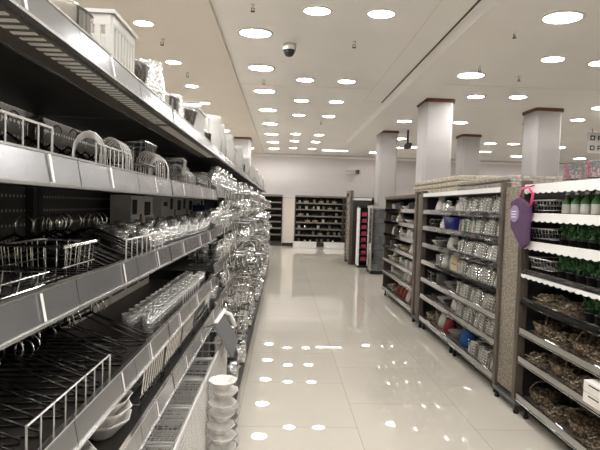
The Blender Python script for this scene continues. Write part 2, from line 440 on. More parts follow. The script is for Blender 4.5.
LZ = [1.82, 1.55, 1.30, 1.00, 0.80]
LZF = [1.82, 1.57, 1.32, 1.07, 0.82, 0.57, 0.34]
LB = [-0.65, 0.6, 1.85, 3.1, 4.35, 5.6, 6.85, 8.1, 9.35, 10.6, 11.85]
LLAB = ['left shelving bay beside the camera, out of view', 'nearest left shelving bay with wire racks behind silver price rails', 'second left shelving bay with glasses and a mesh bin below']
for i in range(10):
    y0, y1 = LB[i], LB[i + 1]
    near = i < 3
    lb = LLAB[i] if near else 'left shelving bay crowded with glassware, %s beyond the grey divider panel' % nth(i - 3)
    g = empty('gondola_shelving', (-0.9, (y0 + y1) / 2, 0))
    tag(g, lb, 'shelving', 'shelving bays on the left')
    T = Matrix.Translation((0.9, -(y0 + y1) / 2, 0))
    def P(mb, name, m, par=g, **k):
        if mb.v: mb.v = [tuple(T @ Vector(p)) for p in mb.v]
        return mb.build(name, m, par, **k)
    P(MB().box(-0.985, y0 + 0.004, 0.1, -0.955, y1 - 0.004, 1.9), 'back_panel', 'peg' if near else 'back_dark')
    for yy in (y0 + 0.004, y1 - 0.034):
        P(MB().box(-0.955, yy, 0, -0.925, yy + 0.03, 1.9), 'upright', 'shelf_dark')
    P(MB().box(-0.925, y0 + 0.004, 0.0, -0.33, y1 - 0.004, 0.1), 'plinth', 'back_dark')
    P(MB().box(-0.925, y0 + 0.004, 0.1, -0.29, y1 - 0.004, 0.125), 'base_deck', 'shelf_dark')
    zs = LZ if near else LZF
    for k_, z in enumerate(zs):
        xf = -0.432 if z > 0.9 else (-0.41 if near else -0.42)
        s = MB()
        s.box(-0.925, y0 + 0.005, z - 0.012, xf, y1 - 0.005, z)
        s.box(xf - 0.004, y0 + 0.005, z - 0.026, xf, y1 - 0.005, z)
        so = P(s, 'shelf', 'shelf_dark')
        r_, l_ = MB(), MB()
        n = 3
        for q in range(n):
            a = y0 + 0.006 + (y1 - y0 - 0.012) * q / n; b = y0 + 0.006 + (y1 - y0 - 0.012) * (q + 1) / n
            rail(r_, l_, xf, a + 0.002, b - 0.002, z)
        P(r_, 'price_rail', 'rail', so); P(l_, 'rail_lip', 'lip', so)
        if near and z > 1.7:
            # front beam under the top shelf with a row of slots
            P(MB().box(xf - 0.10, y0 + 0.006, z - 0.03, xf - 0.005, y1 - 0.006, z - 0.013), 'front_beam', 'palebeam', so)
            sl = MB(); yy = y0 + 0.03
            while yy < y1 - 0.03:
                sl.box(xf - 0.055, yy, z - 0.0315, xf - 0.012, yy + 0.013, z - 0.0295); yy += 0.03
            P(sl, 'slot_strip', 'white', so)
            P(MB().box(xf - 0.106, y0 + 0.006, z - 0.034, xf - 0.1, y1 - 0.006, z - 0.013), 'beam_edge', 'rail', so)
        if near and i > 0:
            for q in range(3):
                tg = MB()
                yy = y0 + 0.18 + 0.4 * q + 0.13 * random.random()
                tg.prism([(xf + 0.0145, z - 0.02), (xf + 0.0155, z - 0.02), (xf + 0.0065, z + 0.03), (xf + 0.0055, z + 0.03)], yy, yy + 0.008, 'y')
                P(tg, 'price_tag', 'white', so)
    if i == 2:
        d = P(MB().box(-0.925, y1 - 0.03, 0.13, -0.45, y1 - 0.006, 0.98), 'divider_panel', 'panel_grey')
        mk = MB()
        for rr in (0.018, ):
            mk.tube([(-0.50 + rr * math.cos(a * PI / 8), y1 - 0.032, 0.86 + 1.4 * rr * math.sin(a * PI / 8)) for a in range(16)], 0.0035, 4, True)
            mk.tube([(-0.50 + rr * math.cos(a * PI / 8), y1 - 0.032, 0.81 + 1.4 * rr * math.sin(a * PI / 8)) for a in range(16)], 0.0035, 4, True)
        P(mk, 'printed_mark', 'ink', d)

RZ = [1.48, 1.28, 1.07, 0.86, 0.64, 0.43]
RBAYS = [(2.0, 3.44, 'nearest right-hand shelving bay with black trays, wicker baskets and green plants'),
         (3.84, 4.90, 'right-hand bay of grey utensil packs beyond the mottled panel'),
         (4.91, 5.98, 'right-hand bay of mixed kitchenware between utensil packs and the brown posts'),
         (6.36, 8.27, 'farthest right-hand shelving bay beyond the brown posts, ending the row')]
for i, (y0, y1, lb) in enumerate(RBAYS):
    g = empty('gondola_shelving', (2.3, (y0 + y1) / 2, 0)); tag(g, lb, 'shelving', 'shelving bays on the right')
    T = Matrix.Translation((-2.3, -(y0 + y1) / 2, 0))
    def P(mb, name, m, par=g, **k):
        if mb.v: mb.v = [tuple(T @ Vector(p)) for p in mb.v]
        return mb.build(name, m, par, **k)
    P(MB().box(2.27, y0, 0.1, 2.30, y1, 1.66), 'back_panel', 'back_dark')
    P(MB().box(2.83, y0, 0.1, 2.86, y1, 1.66), 'back_panel', 'panel_grey')
    for yy in (y0, y1 - 0.025):
        P(MB().box(2.235, yy, 0, 2.27, yy + 0.025, 1.66), 'upright', 'post_brown')
    P(MB().box(1.86, y0, 0.02, 2.8, y1, 0.12), 'plinth', 'black')
    for yy in (y0 + 0.05, y1 - 0.05):
        P(MB().lathe([(0.02, 0), (0.02, 0.02), (0.012, 0.02), (0.012, 0.12)], 10, (1.82, yy)), 'foot', 'black')
    P(MB().box(1.775, y0, 0.12, 2.27, y1, 0.145), 'base_deck', 'shelf_brown')
    r_, l_ = MB(), MB(); rail(r_, l_, 1.775, y0, y1, 0.145, -1, 0.05)
    P(r_, 'price_rail', 'rail_gloss'); P(l_, 'rail_lip', 'rail_gloss')
    for k_, z in enumerate(RZ):
        so = P(MB().box(1.775, y0 + 0.003, z - 0.014, 2.27, y1 - 0.003, z), 'shelf', 'shelf_brown')
        r_, l_ = MB(), MB(); rail(r_, l_, 1.775, y0 + 0.004, y1 - 0.004, z, -1, 0.044)
        P(r_, 'price_rail', ('rail_white' if z > 1.2 else 'rail_gloss') if i == 0 else 'rail_gloss', so); P(l_, 'rail_lip', 'rail_gloss', so)
        if i == 0 and z > 1.0:
            # scalloped white shelf-edge trim
            sc_ = MB(); n = int((y1 - y0) / 0.07); pts = []
            for q in range(n * 4 + 1):
                t = q / (n * 4.0); pts.append((y0 + 0.01 + (y1 - y0 - 0.02) * t, z - 0.03 - 0.010 * abs(math.sin(PI * q / 4.0))))
            poly = [(y0 + 0.01, z - 0.012)] + pts + [(y1 - 0.01, z - 0.012)]
            sc_.prism(poly, 1.7515, 1.7535, 'x'); P(sc_, 'scalloped_trim', 'rail_white', so)
    top = P(MB().box(1.765, y0, 1.66, 2.86, y1, 1.70), 'canopy', 'shelf_brown')
    l_ = MB().box(1.755, y0, 1.662, 1.765, y1, 1.705)
    P(l_, 'canopy_edge', 'rail_white' if i < 3 else 'post_brown', top)
    if i == 0:
        n = int((y1 - y0) / 0.07); pts = [(y0 + (y1 - y0) * q / (n * 4.0), 1.648 - 0.011 * abs(math.sin(PI * q / 4.0))) for q in range(n * 4 + 1)]
        P(MB().prism([(y0, 1.69)] + pts + [(y1, 1.69)], 1.7515, 1.7545, 'x'), 'scalloped_trim', 'rail_white', top)
    if i == 3:
        P(MB().box(1.775, y1 - 0.02, 0.12, 2.86, y1, 1.66), 'end_panel', 'post_brown')
# post pairs between the right-hand bays
def make_post(y0, y1, wpost, panel, label, pm):
    g = empty('post_panel', (1.79, (y0 + y1) / 2, 0)); dy = (y1 - y0) / 2
    for s in (-1, 1):
        a = s * (dy - wpost / 2)
        MB().box(-0.035, a - wpost / 2, 0.10, 0.03, a + wpost / 2, 1.74).build('upright', pm, g, bevel=0.004)
    MB().box(-0.012, -dy + wpost, 0.13, 0.012, dy - wpost, 1.70).build('infill_panel', panel, g)
    MB().box(-0.03, -dy, 0.07, 0.45, dy, 0.10).build('base_plate', 'panel_grey', g)
    for s in (-1, 1):
        MB().lathe([(0.02, 0), (0.02, 0.02), (0.011, 0.02), (0.011, 0.07)], 10, (0.0, s * (dy - 0.03))).build('foot', 'black', g)
    MB().box(0.012, -dy + wpost, 0.10, 0.47, -dy + wpost + 0.01, 1.66).build('side_panel', 'back_dark', g)
    tag(g, label, 'shelf post'); return g
make_post(3.45, 3.83, 0.05, 'stone', 'pair of grey-brown posts with a mottled panel behind the purple bag', 'post_brown')
make_post(5.99, 6.35, 0.09, 'shelf_brown', 'dark brown double post below the end of the folded beige rugs', 'post_brown')

# ------------------------------------------------------------------ models of the goods
def make_tumbler():
    return MB().lathe([(0.0001, 0.006), (0.026, 0.006), (0.036, 0.11), (0.0385, 0.11), (0.029, 0.0), (0.0001, 0.0)], 14).build('tumbler', 'glass', smooth=True)
def make_goblet():
    r = empty('goblet')
    MB().lathe([(0.0001, 0.088), (0.024, 0.095), (0.037, 0.125), (0.034, 0.165), (0.0325, 0.165), (0.035, 0.126), (0.02, 0.099), (0.0001, 0.092)], 14).build('bowl', 'glass', r, True)
    MB().lathe([(0.032, 0), (0.03, 0.004), (0.006, 0.012), (0.005, 0.085), (0.0001, 0.089)], 12).build('stem', 'glass', r, True)
    return r
def make_jar():
    r = empty('glass_jar')
    MB().lathe([(0.04, 0), (0.045, 0.01), (0.045, 0.09), (0.035, 0.105), (0.033, 0.105), (0.042, 0.088), (0.042, 0.01), (0.0001, 0.006)], 14).build('body', 'glass', r, True)
    MB().lathe([(0.037, 0.103), (0.038, 0.12), (0.036, 0.123), (0.0001, 0.123)], 14).build('lid', 'chrome', r, True)
    return r
def make_rack(wire):
    def f():
        r = empty('plate_rack'); b = MB()
        L = 0.22; W = 0.13
        for sy in (-1, 1):
            b.tube([(sy * W / 2, -L / 2, 0.012), (sy * W / 2, L / 2, 0.012)], 0.0028)
        for t in (-1, 1): b.tube([(-W / 2, t * L / 2, 0.012), (W / 2, t * L / 2, 0.012)], 0.0028)
        for sx in (-1, 1):
            for t in (-1, 1): b.tube([(sx * W / 2, t * (L / 2 - 0.01), 0), (sx * W / 2, t * (L / 2 - 0.01), 0.013)], 0.004)
        b.build('base_frame', wire, r)
        for i in range(5):
            h = MB()
            y = -L / 2 + 0.015 + i * (L - 0.03) / 4
            pts = [(-0.05, y, 0.012), (-0.05, y, 0.06)] + [(-0.05 * math.cos(a), y, 0.06 + 0.045 * math.sin(a)) for a in [PI * k / 8 for k in range(1, 8)]] + [(0.05, y, 0.06), (0.05, y, 0.012)]
            h.tube(pts, 0.0021)
            h.build('hoop', wire, r)
        return r
    return f
def make_basket(wire, L=0.26, W=0.2, H=0.1):
    def f():
        r = empty('wire_basket'); b = MB()
        for z, e, th in ((0.006, 0.9, 0.0022), (H * 0.5, 0.95, 0.0022), (H, 1.0, 0.0036)):
            x, y = W / 2 * e, L / 2 * e
            b.tube([(-x, -y, z), (x, -y, z), (x, y, z), (-x, y, z)], th, 5, True)
            if z == H: b.build('rim', wire, r); b = MB()
        m = MB()
        for z, e in ((0.006, 0.9), (H * 0.5, 0.95)):
            x, y = W / 2 * e, L / 2 * e
            m.tube([(-x, -y, z), (x, -y, z), (x, y, z), (-x, y, z)], 0.0022, 4, True)
        n = 7
        for i in range(n):
            y = -L / 2 + L * (i + 0.5) / n
            m.tube([(-W / 2, y, H), (-W * 0.45, y * 0.92, 0.006), (W * 0.45, y * 0.92, 0.006), (W / 2, y, H)], 0.0018, 4)
        for i in range(5):
            x = -W / 2 + W * (i + 0.5) / 5
            m.tube([(x, -L / 2, H), (x * 0.92, -L * 0.45, 0.006), (x * 0.92, L * 0.45, 0.006), (x, L / 2, H)], 0.0018, 4)
        m.build('mesh', wire, r)
        return r
    return f
def make_tines():
    r = empty('dish_rack'); b = MB(); L = 0.3; W = 0.26
    b.tube([(-W/2, -L/2, 0.02), (W/2, -L/2, 0.02), (W/2, L/2, 0.02), (-W/2, L/2, 0.02)], 0.004, 5, True)
    for sx in (-1, 1):
        for sy in (-1, 1): b.tube([(sx*W/2, sy*L/2, 0), (sx*W/2, sy*L/2, 0.02)], 0.005)
    b.build('base_frame', 'chrome', r)
    for i in range(6):
        t = MB().tube([(-W/2 + W * i / 5, -L/2, 0.022), (-W/2 + W * i / 5, L/2, 0.022)], 0.003)
        for j in range(9):
            x = -W/2 + W * i / 5; y = -L/2 + 0.015 + (L - 0.03) * j / 8
            t.tube([(x, y, 0.02), (x + 0.012, y, 0.1 + 0.012 * (i % 2))], 0.0022, 4)
        t.build('tine_row', 'chrome', r)
    return r
def make_fence():
    r = empty('shelf_guard'); b = MB(); L = 0.42; H = 0.085
    b.tube([(0, -L/2, 0), (0, -L/2, H), (0, L/2, H), (0, L/2, 0)], 0.0026)
    b.tube([(0, -L/2, 0.02), (0, L/2, 0.02)], 0.0022); b.build('frame', 'whitewire', r)
    for i in range(1, 8): MB().tube([(0, -L/2 + L*i/8, 0), (0, -L/2 + L*i/8, H)], 0.0016).build('bar', 'whitewire', r)
    return r
def make_carton(variant):
    def f():
        r = empty('carton'); w, d, h = 0.12, 0.2, 0.2      # w in X, d along Y; front face +X
        MB().box(-w/2, -d/2, 0, w/2, d/2, h).build('body', 'offwhite' if variant < 3 else ('navy' if variant == 3 else 'cream'), r, bevel=0.002)
        x = w/2 + 0.0008
        if variant == 0:
            p = MB().box(x-0.001, -0.07, h*0.52, x, 0.05, h*0.86)
        elif variant == 1:
            p = MB().box(x-0.001, -0.08, h*0.56, x, -0.0, h*0.9)
        elif variant == 2:
            p = MB().box(x-0.001, -0.05, h*0.66, x, 0.05, h*0.78)
        else:
            p = MB().box(x-0.001, -0.07, h*0.3, x, 0.07, h*0.34)
        p.build('printed_window', 'ink' if variant != 3 else 'grey', r)
        if variant < 2: MB().box(x-0.001, -0.085, h*0.2, x, 0.085, h*0.25).build('printed_band', 'ink', r)
        if variant == 1: MB().box(x-0.001, 0.05, h*0.36, x, 0.085, h*0.56).build('red_patch', 'rust', r)
        return r
    return f
def make_pack(m, tm):
    def f():
        r = empty('utensil_pack')            # a thin upright pack, its narrow edge to the aisle (-X)
        MB().box(0.02, -0.007, 0, 0.36, 0.007, 0.13).build('card', m, r, bevel=0.003)
        MB().prism([(0.0, 0.0), (0.02, 0.0), (0.02, 0.125), (0.012, 0.11)], -0.016, 0.016, 'y').build('sleeve', m, r)
        t = MB()
        for i in range(5):
            z = 0.012 + 0.024 * i
            if i == 0: t.box(0.045, -0.006, 0.126, 0.255, 0.006, 0.132).box(0.016, -0.013, 0.005, 0.024, 0.013, 0.124).box(0.02, -0.003, 0.12, 0.05, 0.003, 0.13)
            t.tube([(0.05 + 0.05 * i, -0.006 + 0.003 * i, 0.128), (0.04 + 0.05 * i, -0.01 + 0.005 * i, 0.152)], 0.003, 4)
            t.tube([(0.02, -0.012 + 0.006 * i, z), (-0.006, -0.012 + 0.006 * i, z + 0.022)], 0.004, 5)
            t.tube([(0.03, 0.012 - 0.006 * i, z), (0.0, 0.014 - 0.007 * i, z + 0.012)], 0.0035, 5)
        t.build('prongs', tm, r); return r
    return f
def make_bowl(m, wob=0.0):
    return lambda: MB().lathe([(0.035, 0), (0.04, 0.006), (0.075, 0.045), (0.09, 0.06), (0.086, 0.06), (0.07, 0.042), (0.035, 0.01), (0.0001, 0.008)], 24, wob=wob, nw=8).build('bowl', m, smooth=True)
def make_pot(m):
    def f():
        r = empty('cooking_pot')
        MB().lathe([(0.085, 0), (0.09, 0.008), (0.09, 0.085), (0.094, 0.09)], 20).build('body', m, r, True)
        MB().lathe([(0.093, 0.09), (0.07, 0.108), (0.02, 0.116), (0.0001, 0.117)], 20).build('lid', m, r, True)
        MB().lathe([(0.008, 0.115), (0.007, 0.128), (0.016, 0.134), (0.012, 0.145), (0.0001, 0.147)], 10).build('knob', 'black', r, True)
        for s in (-1, 1):
            MB().tube([(0.03, s * 0.088, 0.07), (0.02, s * 0.115, 0.072), (-0.02, s * 0.115, 0.072), (-0.03, s * 0.088, 0.07)], 0.006).build('handle', 'black', r, True)
        return r
    return f
def make_mug(m):
    def f():
        r = empty('mug')
        MB().lathe([(0.036, 0), (0.04, 0.005), (0.042, 0.095), (0.039, 0.095), (0.036, 0.01), (0.0001, 0.008)], 16).build('body', m, r, True)
        MB().tube([(-0.02, -0.034, 0.075), (-0.028, -0.062, 0.07), (-0.028, -0.066, 0.045), (-0.02, -0.036, 0.022)], 0.006).build('handle', m, r, True)
        return r
    return f
def make_pouch(m):
    def f():
        r = empty('pouch'); mb = MB(); n = 8; rings = []
        prof = [(0.05, 0.07, 0.0), (0.062, 0.08, 0.03), (0.05, 0.08, 0.08), (0.028, 0.076, 0.12), (0.008, 0.072, 0.145)]
        vs = []; fs = []; n = 14
        for a_, b_, z in prof:
            for i in range(n):
                t = 2 * PI * i / n; c, s = math.cos(t), math.sin(t)
                k_ = 1 + 0.06 * math.sin(3 * t + z * 40)
                vs.append((a_ * k_ * math.copysign(abs(c) ** 0.7, c), b_ * k_ * math.copysign(abs(s) ** 0.7, s), z))
        for j in range(len(prof) - 1):
            for i in range(n):
                k_ = (i + 1) % n; fs.append((j*n+i, j*n+k_, (j+1)*n+k_, (j+1)*n+i))
        fs.append(tuple(range(n - 1, -1, -1))); fs.append(tuple(range((len(prof)-1)*n, len(prof)*n)))
        MB().add(vs, fs).build('bag', m, r, True)
        MB().box(-0.009, -0.074, 0.143, 0.009, 0.074, 0.158).build('header', 'white', r)
        return r
    return f
def make_canister(m):
    def f():
        r = empty('canister')
        MB().lathe([(0.045, 0), (0.048, 0.005), (0.048, 0.12)], 16).build('body', m, r, True)
        MB().lathe([(0.05, 0.118), (0.05, 0.138), (0.046, 0.142), (0.0001, 0.142)], 16).build('lid', 'darkgrey', r, True)
        return r
    return f
def make_wicker(m):
    def f():
        r = empty('wicker_basket'); rnd = random.Random(3)
        b = MB().lathe([(0.07, 0), (0.078, 0.004), (0.1, 0.075), (0.094, 0.075), (0.072, 0.012), (0.0001, 0.009)], 22, wob=0.03, nw=11)
        b.build('body', m, r, True)
        rm = MB()
        for ph in (0, PI):
            rm.tube([((0.097 + 0.005 * math.cos(9 * a + ph)) * math.cos(a), (0.097 + 0.005 * math.cos(9 * a + ph)) * math.sin(a), 0.078 + 0.005 * math.sin(9 * a + ph)) for a in [2 * PI * q / 54 for q in range(54)]], 0.005, 5, True)
        rm.build('braided_rim', m, r, True)
        h = MB().tube([(0, 0.098 * math.cos(a), 0.075 + 0.085 * math.sin(a)) for a in [PI * q / 12 for q in range(13)]], 0.006, 6)
        h.build('handle', m, r, True)
        return r
    return f
def make_flowerhead(m):
    """a dried bunch: curled chips heaped into a tray"""
    def f():
        r = empty('dried_bunch'); rnd = random.Random(11); mb = MB()
        for i in range(60):
            x, y = rnd.uniform(-0.1, 0.1), rnd.uniform(-0.09, 0.09); z = 0.022 + rnd.random() * 0.05 * (1 - (x*x + y*y) * 40)
            z = max(z, 0.02); rr = rnd.uniform(0.012, 0.022); a0 = rnd.random() * 6.28; tl = rnd.uniform(-1, 1)
            pts = [(x + rr * math.cos(a0 + a), y + rr * math.sin(a0 + a), z + tl * rr * math.sin(a) + 0.004) for a in [PI * 1.5 * q / 7 for q in range(8)]]
            mb.tube(pts, 0.0045, 4)
        mb.build('curls', m, r, True)
        MB().box(-0.115, -0.105, 0, 0.115, 0.105, 0.016).build('tray', 'wicker', r, bevel=0.004)
        return r
    return f
def make_plant():
    r = empty('potted_plant'); rnd = random.Random(5)
    MB().lathe([(0.03, 0), (0.04, 0.055), (0.043, 0.055), (0.043, 0.063), (0.0001, 0.06)], 14).build('pot', 'black', r, True)
    f = MB()
    for i in range(90):
        a = rnd.random() * 2 * PI; z = 0.07 + rnd.random() * 0.095; rr = 0.012 + 0.034 * rnd.random()
        x, y = rr * math.cos(a), rr * math.sin(a); s = rnd.uniform(0.012, 0.02)
        T = Matrix.Translation((x, y, z)) @ Matrix.Rotation(a, 4, 'Z') @ Matrix.Rotation(rnd.uniform(-0.9, 0.9), 4, 'Y') @ Matrix.Rotation(rnd.uniform(-0.6, 0.6), 4, 'X')
        f.add([(0, 0, -s), (0.004, s * 0.55, 0), (0, 0, s), (0.004, -s * 0.55, 0), (0.007, 0, 0)], [(0, 1, 4), (1, 2, 4), (2, 3, 4), (3, 0, 4), (0, 3, 2, 1)], T)
    f.build('leaves', 'green', r)
    MB().tube([(0, 0, 0.05), (0.003, 0.002, 0.1), (0, 0, 0.15)], 0.005).build('stem', 'green', r)
    return r
def make_greenbottle():
    r = empty('bottle')
    MB().lathe([(0.03, 0), (0.033, 0.006), (0.033, 0.1), (0.014, 0.13), (0.013, 0.15)], 14).build('body', 'greenpack', r, True)
    MB().lathe([(0.015, 0.148), (0.015, 0.168), (0.0001, 0.169)], 12).build('cap', 'white', r, True)
    MB().lathe([(0.0336, 0.025), (0.0338, 0.026), (0.0338, 0.085), (0.0336, 0.086)], 14).build('label_band', 'pack2', r, True)
    return r
def make_bin():
    r = empty('storage_bin')
    T = [(0.16, 0.10, 0.0), (0.19, 0.12, 0.13), (0.2, 0.13, 0.13), (0.2, 0.13, 0.14), (0.18, 0.112, 0.14), (0.15, 0.09, 0.01)]
    vs = []; fs = []; n = 16
    for a_, b_, z in T:
        for i in range(n):
            t = 2*PI*(i+0.5)/n; c, s = math.cos(t), math.sin(t)
            vs.append((b_*math.copysign(abs(c)**0.4, c), a_*math.copysign(abs(s)**0.4, s), z))
    for j in range(len(T)-1):
        for i in range(n):
            k_ = (i+1) % n; fs.append((j*n+i, j*n+k_, (j+1)*n+k_, (j+1)*n+i))
    fs.append(tuple(range(n-1, -1, -1))); fs.append(tuple(range((len(T)-1)*n, len(T)*n)))
    MB().add(vs, fs).build('tub', 'blue', r, True)
    for s in (-1, 1):
        MB().tube([(-0.05, s*0.2, 0.125), (-0.04, s*0.222, 0.1), (0.04, s*0.222, 0.1), (0.05, s*0.2, 0.125)], 0.006).build('handle', 'blue', r, True)
    return r
def make_drainer():
    """white slotted dish drainer"""
    r = empty('dish_drainer'); W, L, H = 0.17, 0.26, 0.13
    b = MB().box(-W/2, -L/2, 0, W/2, L/2, 0.012)
    for s in (-1, 1):
        b.box(s*W/2-0.005, -L/2, 0.01, s*W/2+0.005, L/2, 0.035); b.box(s*W/2-0.005, -L/2, H-0.025, s*W/2+0.005, L/2, H)
        for i in range(8):
            y = -L/2 + (L-0.02)*i/7; b.box(s*W/2-0.004, y, 0.03, s*W/2+0.004, y+0.02, H-0.02)
        b.box(-W/2, s*L/2-0.005, 0.01, W/2, s*L/2+0.005, 0.035); b.box(-W/2, s*L/2-0.005, H-0.025, W/2, s*L/2+0.005, H)
        for i in range(6):
            x = -W/2 + (W-0.018)*i/5; b.box(x, s*L/2-0.004, 0.03, x+0.018, s*L/2+0.004, H-0.02)
    b.build('body', 'greywhite', r, bevel=0.003)
    MB().box(-W/2-0.012, -L/2-0.012, H, W/2+0.012, -L/2+0.006, H+0.008).box(-W/2-0.012, L/2-0.006, H, W/2+0.012, L/2+0.012, H+0.008).box(-W/2-0.012, -L/2, H, -W/2+0.006, L/2, H+0.008).box(W/2-0.006, -L/2, H, W/2+0.012, L/2, H+0.008).build('rim', 'greywhite', r)
    return r
def make_jug(m='greywhite'):
    def f():
        r = empty('jug')
        MB().lathe([(0.06, 0), (0.065, 0.01), (0.07, 0.1), (0.055, 0.16), (0.058, 0.19), (0.053, 0.19), (0.05, 0.16), (0.064, 0.1), (0.058, 0.012), (0.0001, 0.01)], 20).build('body', m, r, True)
        MB().tube([(0, -0.055, 0.17), (0, -0.1, 0.165), (0, -0.11, 0.12), (0, -0.1, 0.07), (0, -0.067, 0.05)], 0.008, 6).build('handle', m, r, True)
        MB().prism([(-0.018, 0.17), (0.018, 0.17), (0.022, 0.193), (-0.022, 0.193)], 0.048, 0.078, 'y').build('spout', m, r)
        return r
    return f
def make_steelbowl():
    r = empty('mixing_bowl')
    MB().lathe([(0.05, 0), (0.06, 0.004), (0.105, 0.06), (0.118, 0.11), (0.124, 0.112), (0.122, 0.108), (0.108, 0.058), (0.06, 0.008), (0.0001, 0.006)], 28).build('body', 'chrome', r, True)
    MB().tube([(0.123*math.cos(a), 0.123*math.sin(a), 0.112) for a in [2*PI*q/32 for q in range(32)]], 0.003, 5, True).build('rolled_rim', 'chrome', r, True)
    return r
def make_rug(m):
    def f():
        r = empty('folded_rug'); rnd = random.Random(2)
        # folded over on itself: a rounded front fold, length along Y
        pr = []
        for a in range(9): 
            t = PI/2 + PI*a/8; pr.append((0.03 + 0.028*math.cos(t), 0.03 + 0.03*math.sin(t)))
        poly = pr + [(0.55, 0.0), (0.55, 0.06)]
        MB().prism(poly, -0.5, 0.5, 'y').build('pile', m, r, bevel=0.006)
        MB().box(0.03, -0.502, 0.029, 0.552, 0.502, 0.0315).build('fold_line', 'shelf_brown', r)
        fr = MB()
        for i in range(60):
            y = -0.5 + i/60.0; fr.box(-0.003, y, 0.012 + 0.01*rnd.random(), 0.006, y+0.008, 0.05)
        fr.build('fringe', m, r); return r
    return f
def make_whisk():
    r = empty('hanging_whisk')
    MB().tube([(-0.014, 0, 0.004), (-0.004, 0, 0.012), (0.004, 0, 0.004), (0.004, 0, -0.07)], 0.0045, 6).build('handle', 'chrome', r, True)
    w_ = MB()
    for q in range(4):
        a = PI * q / 4; c, s_ = math.cos(a), math.sin(a)
        pts = [(0.004 + 0.034 * math.sin(t) * c, 0.034 * math.sin(t) * s_, -0.07 - 0.11 * (1 - math.cos(t / 2 * 1.0)) * 1.0) for t in [PI * k_ / 8 for k_ in range(9)]]
        pts2 = [(0.008 - p[0], -p[1], p[2]) for p in pts[:-1]][::-1]
        w_.tube(pts + pts2, 0.002, 4)
    w_.build('wires', 'chrome', r); return r
def make_strainer():
    r = empty('hanging_strainer')
    MB().tube([(-0.12, 0, 0.0), (0.0, 0, 0.0), (0.006, 0, 0.008)], 0.004, 6).build('hook', 'chrome', r)
    for q, x in enumerate((-0.075, -0.03)):
        z0 = -0.10
        m_ = MB().tube([(x, 0, 0.006), (x, 0, z0 + 0.05)], 0.004)
        m_.tube([(x, 0.05 * math.cos(a), z0 + 0.05 * math.sin(a)) for a in [2 * PI * k_ / 20 for k_ in range(20)]], 0.0045, 5, True)
        for k_ in (-0.03, -0.015, 0, 0.015, 0.03):
            l_ = math.sqrt(0.05 ** 2 - k_ ** 2)
            m_.tube([(x, k_, z0 - l_), (x + 0.012, k_, z0), (x, k_, z0 + l_)], 0.0022, 4); m_.tube([(x, -l_, z0 + k_), (x + 0.012, 0, z0 + k_), (x, l_, z0 + k_)], 0.0022, 4)
        m_.build('strainer', 'chrome', r)
    return r
def make_hanger():
    r = empty('clothes_hanger')
    MB().tube([(-0.19, 0, 0.0), (-0.19, 0, 0.012), (0, 0, 0.1), (0.19, 0, 0.012), (0.19, 0, 0.0)], 0.0035, 5, True).build('frame', 'blackwire', r, True)
    pts = [(0, 0, 0.098), (0, 0, 0.125)] + [(0.022 - 0.022 * math.cos(a), 0, 0.125 + 0.024 * math.sin(a)) for a in [PI * k_ / 8 for k_ in range(1, 11)]]
    MB().tube(pts, 0.0026, 6).build('hook', 'chrome', r, True)
    return r
def make_plate():
    return MB().lathe([(0.05, 0), (0.06, 0.002), (0.085, 0.012), (0.115, 0.018), (0.115, 0.021), (0.08, 0.016), (0.055, 0.006), (0.0001, 0.006)], 24).build('plate', 'white', smooth=True)

K = dict(tumbler=Kind(make_tumbler, 'glass'), goblet=Kind(make_goblet, 'glass'), jar=Kind(make_jar, 'jar'),
    rack=Kind(make_rack('whitewire'), 'plate rack'), brack=Kind(make_rack('blackwire'), 'plate rack'),
    basket=Kind(make_basket('chrome'), 'wire basket'), bbasket=Kind(make_basket('blackwire', 0.3, 0.26, 0.07), 'wire tray'),
    stray=Kind(make_basket('whitewire', 0.3, 0.26, 0.07), 'wire tray'), tines=Kind(make_tines, 'dish rack'), fence=Kind(make_fence, 'shelf guard'),
    carton0=Kind(make_carton(0), 'box'), carton1=Kind(make_carton(1), 'box'), carton2=Kind(make_carton(2), 'box'), carton3=Kind(make_carton(3), 'box'), carton4=Kind(make_carton(4), 'box'),
    pack0=Kind(make_pack('pack', 'white'), 'utensil pack'), pack1=Kind(make_pack('pack2', 'chrome'), 'utensil pack'), pack2=Kind(make_pack('pack3', 'chrome'), 'utensil pack'), pack3=Kind(make_pack('greenpack', 'chrome'), 'utensil pack'),
    bowl=Kind(make_bowl('grey'), 'bowl'), scallop=Kind(make_bowl('cloth', 0.05), 'bowl'), dbowl=Kind(make_bowl('darkgrey'), 'bowl'),
    pot=Kind(make_pot('darkgrey'), 'pot'), spot=Kind(make_pot('chrome'), 'pot'), mug=Kind(make_mug('grey'), 'mug'), wmug=Kind(make_mug('white'), 'mug'),
    pouch=Kind(make_pouch('cloth'), 'bag'), rpouch=Kind(make_pouch('red'), 'bag'), rustpouch=Kind(make_pouch('rust'), 'bag'), bpouch=Kind(make_pouch('blue2'), 'bag'),
    canister=Kind(make_canister('pack2'), 'canister'), dcanister=Kind(make_canister('pack3'), 'canister'),
    wicker=Kind(make_wicker('wicker'), 'basket'), wicker2=Kind(make_wicker('wicker2'), 'basket'), bunch=Kind(make_flowerhead('wicker2'), 'dried bunch'),
    plant=Kind(make_plant, 'plant'), gbottle=Kind(make_greenbottle, 'bottle'), bin=Kind(make_bin, 'bin'),
    drainer=Kind(make_drainer, 'dish drainer'), jug=Kind(make_jug(), 'jug'), sbowl=Kind(make_steelbowl, 'bowl'), gjug=Kind(make_jug('glass'), 'jug'),
    rug=Kind(make_rug('rug'), 'rug'), rug2=Kind(make_rug('rug2'), 'rug'), plate=Kind(make_plate, 'plate'), whisk=Kind(make_whisk, 'whisk'), strainer=Kind(make_strainer, 'strainer'), hanger=Kind(make_hanger, 'hanger'))
R = random.uniform
EPS = 0.001

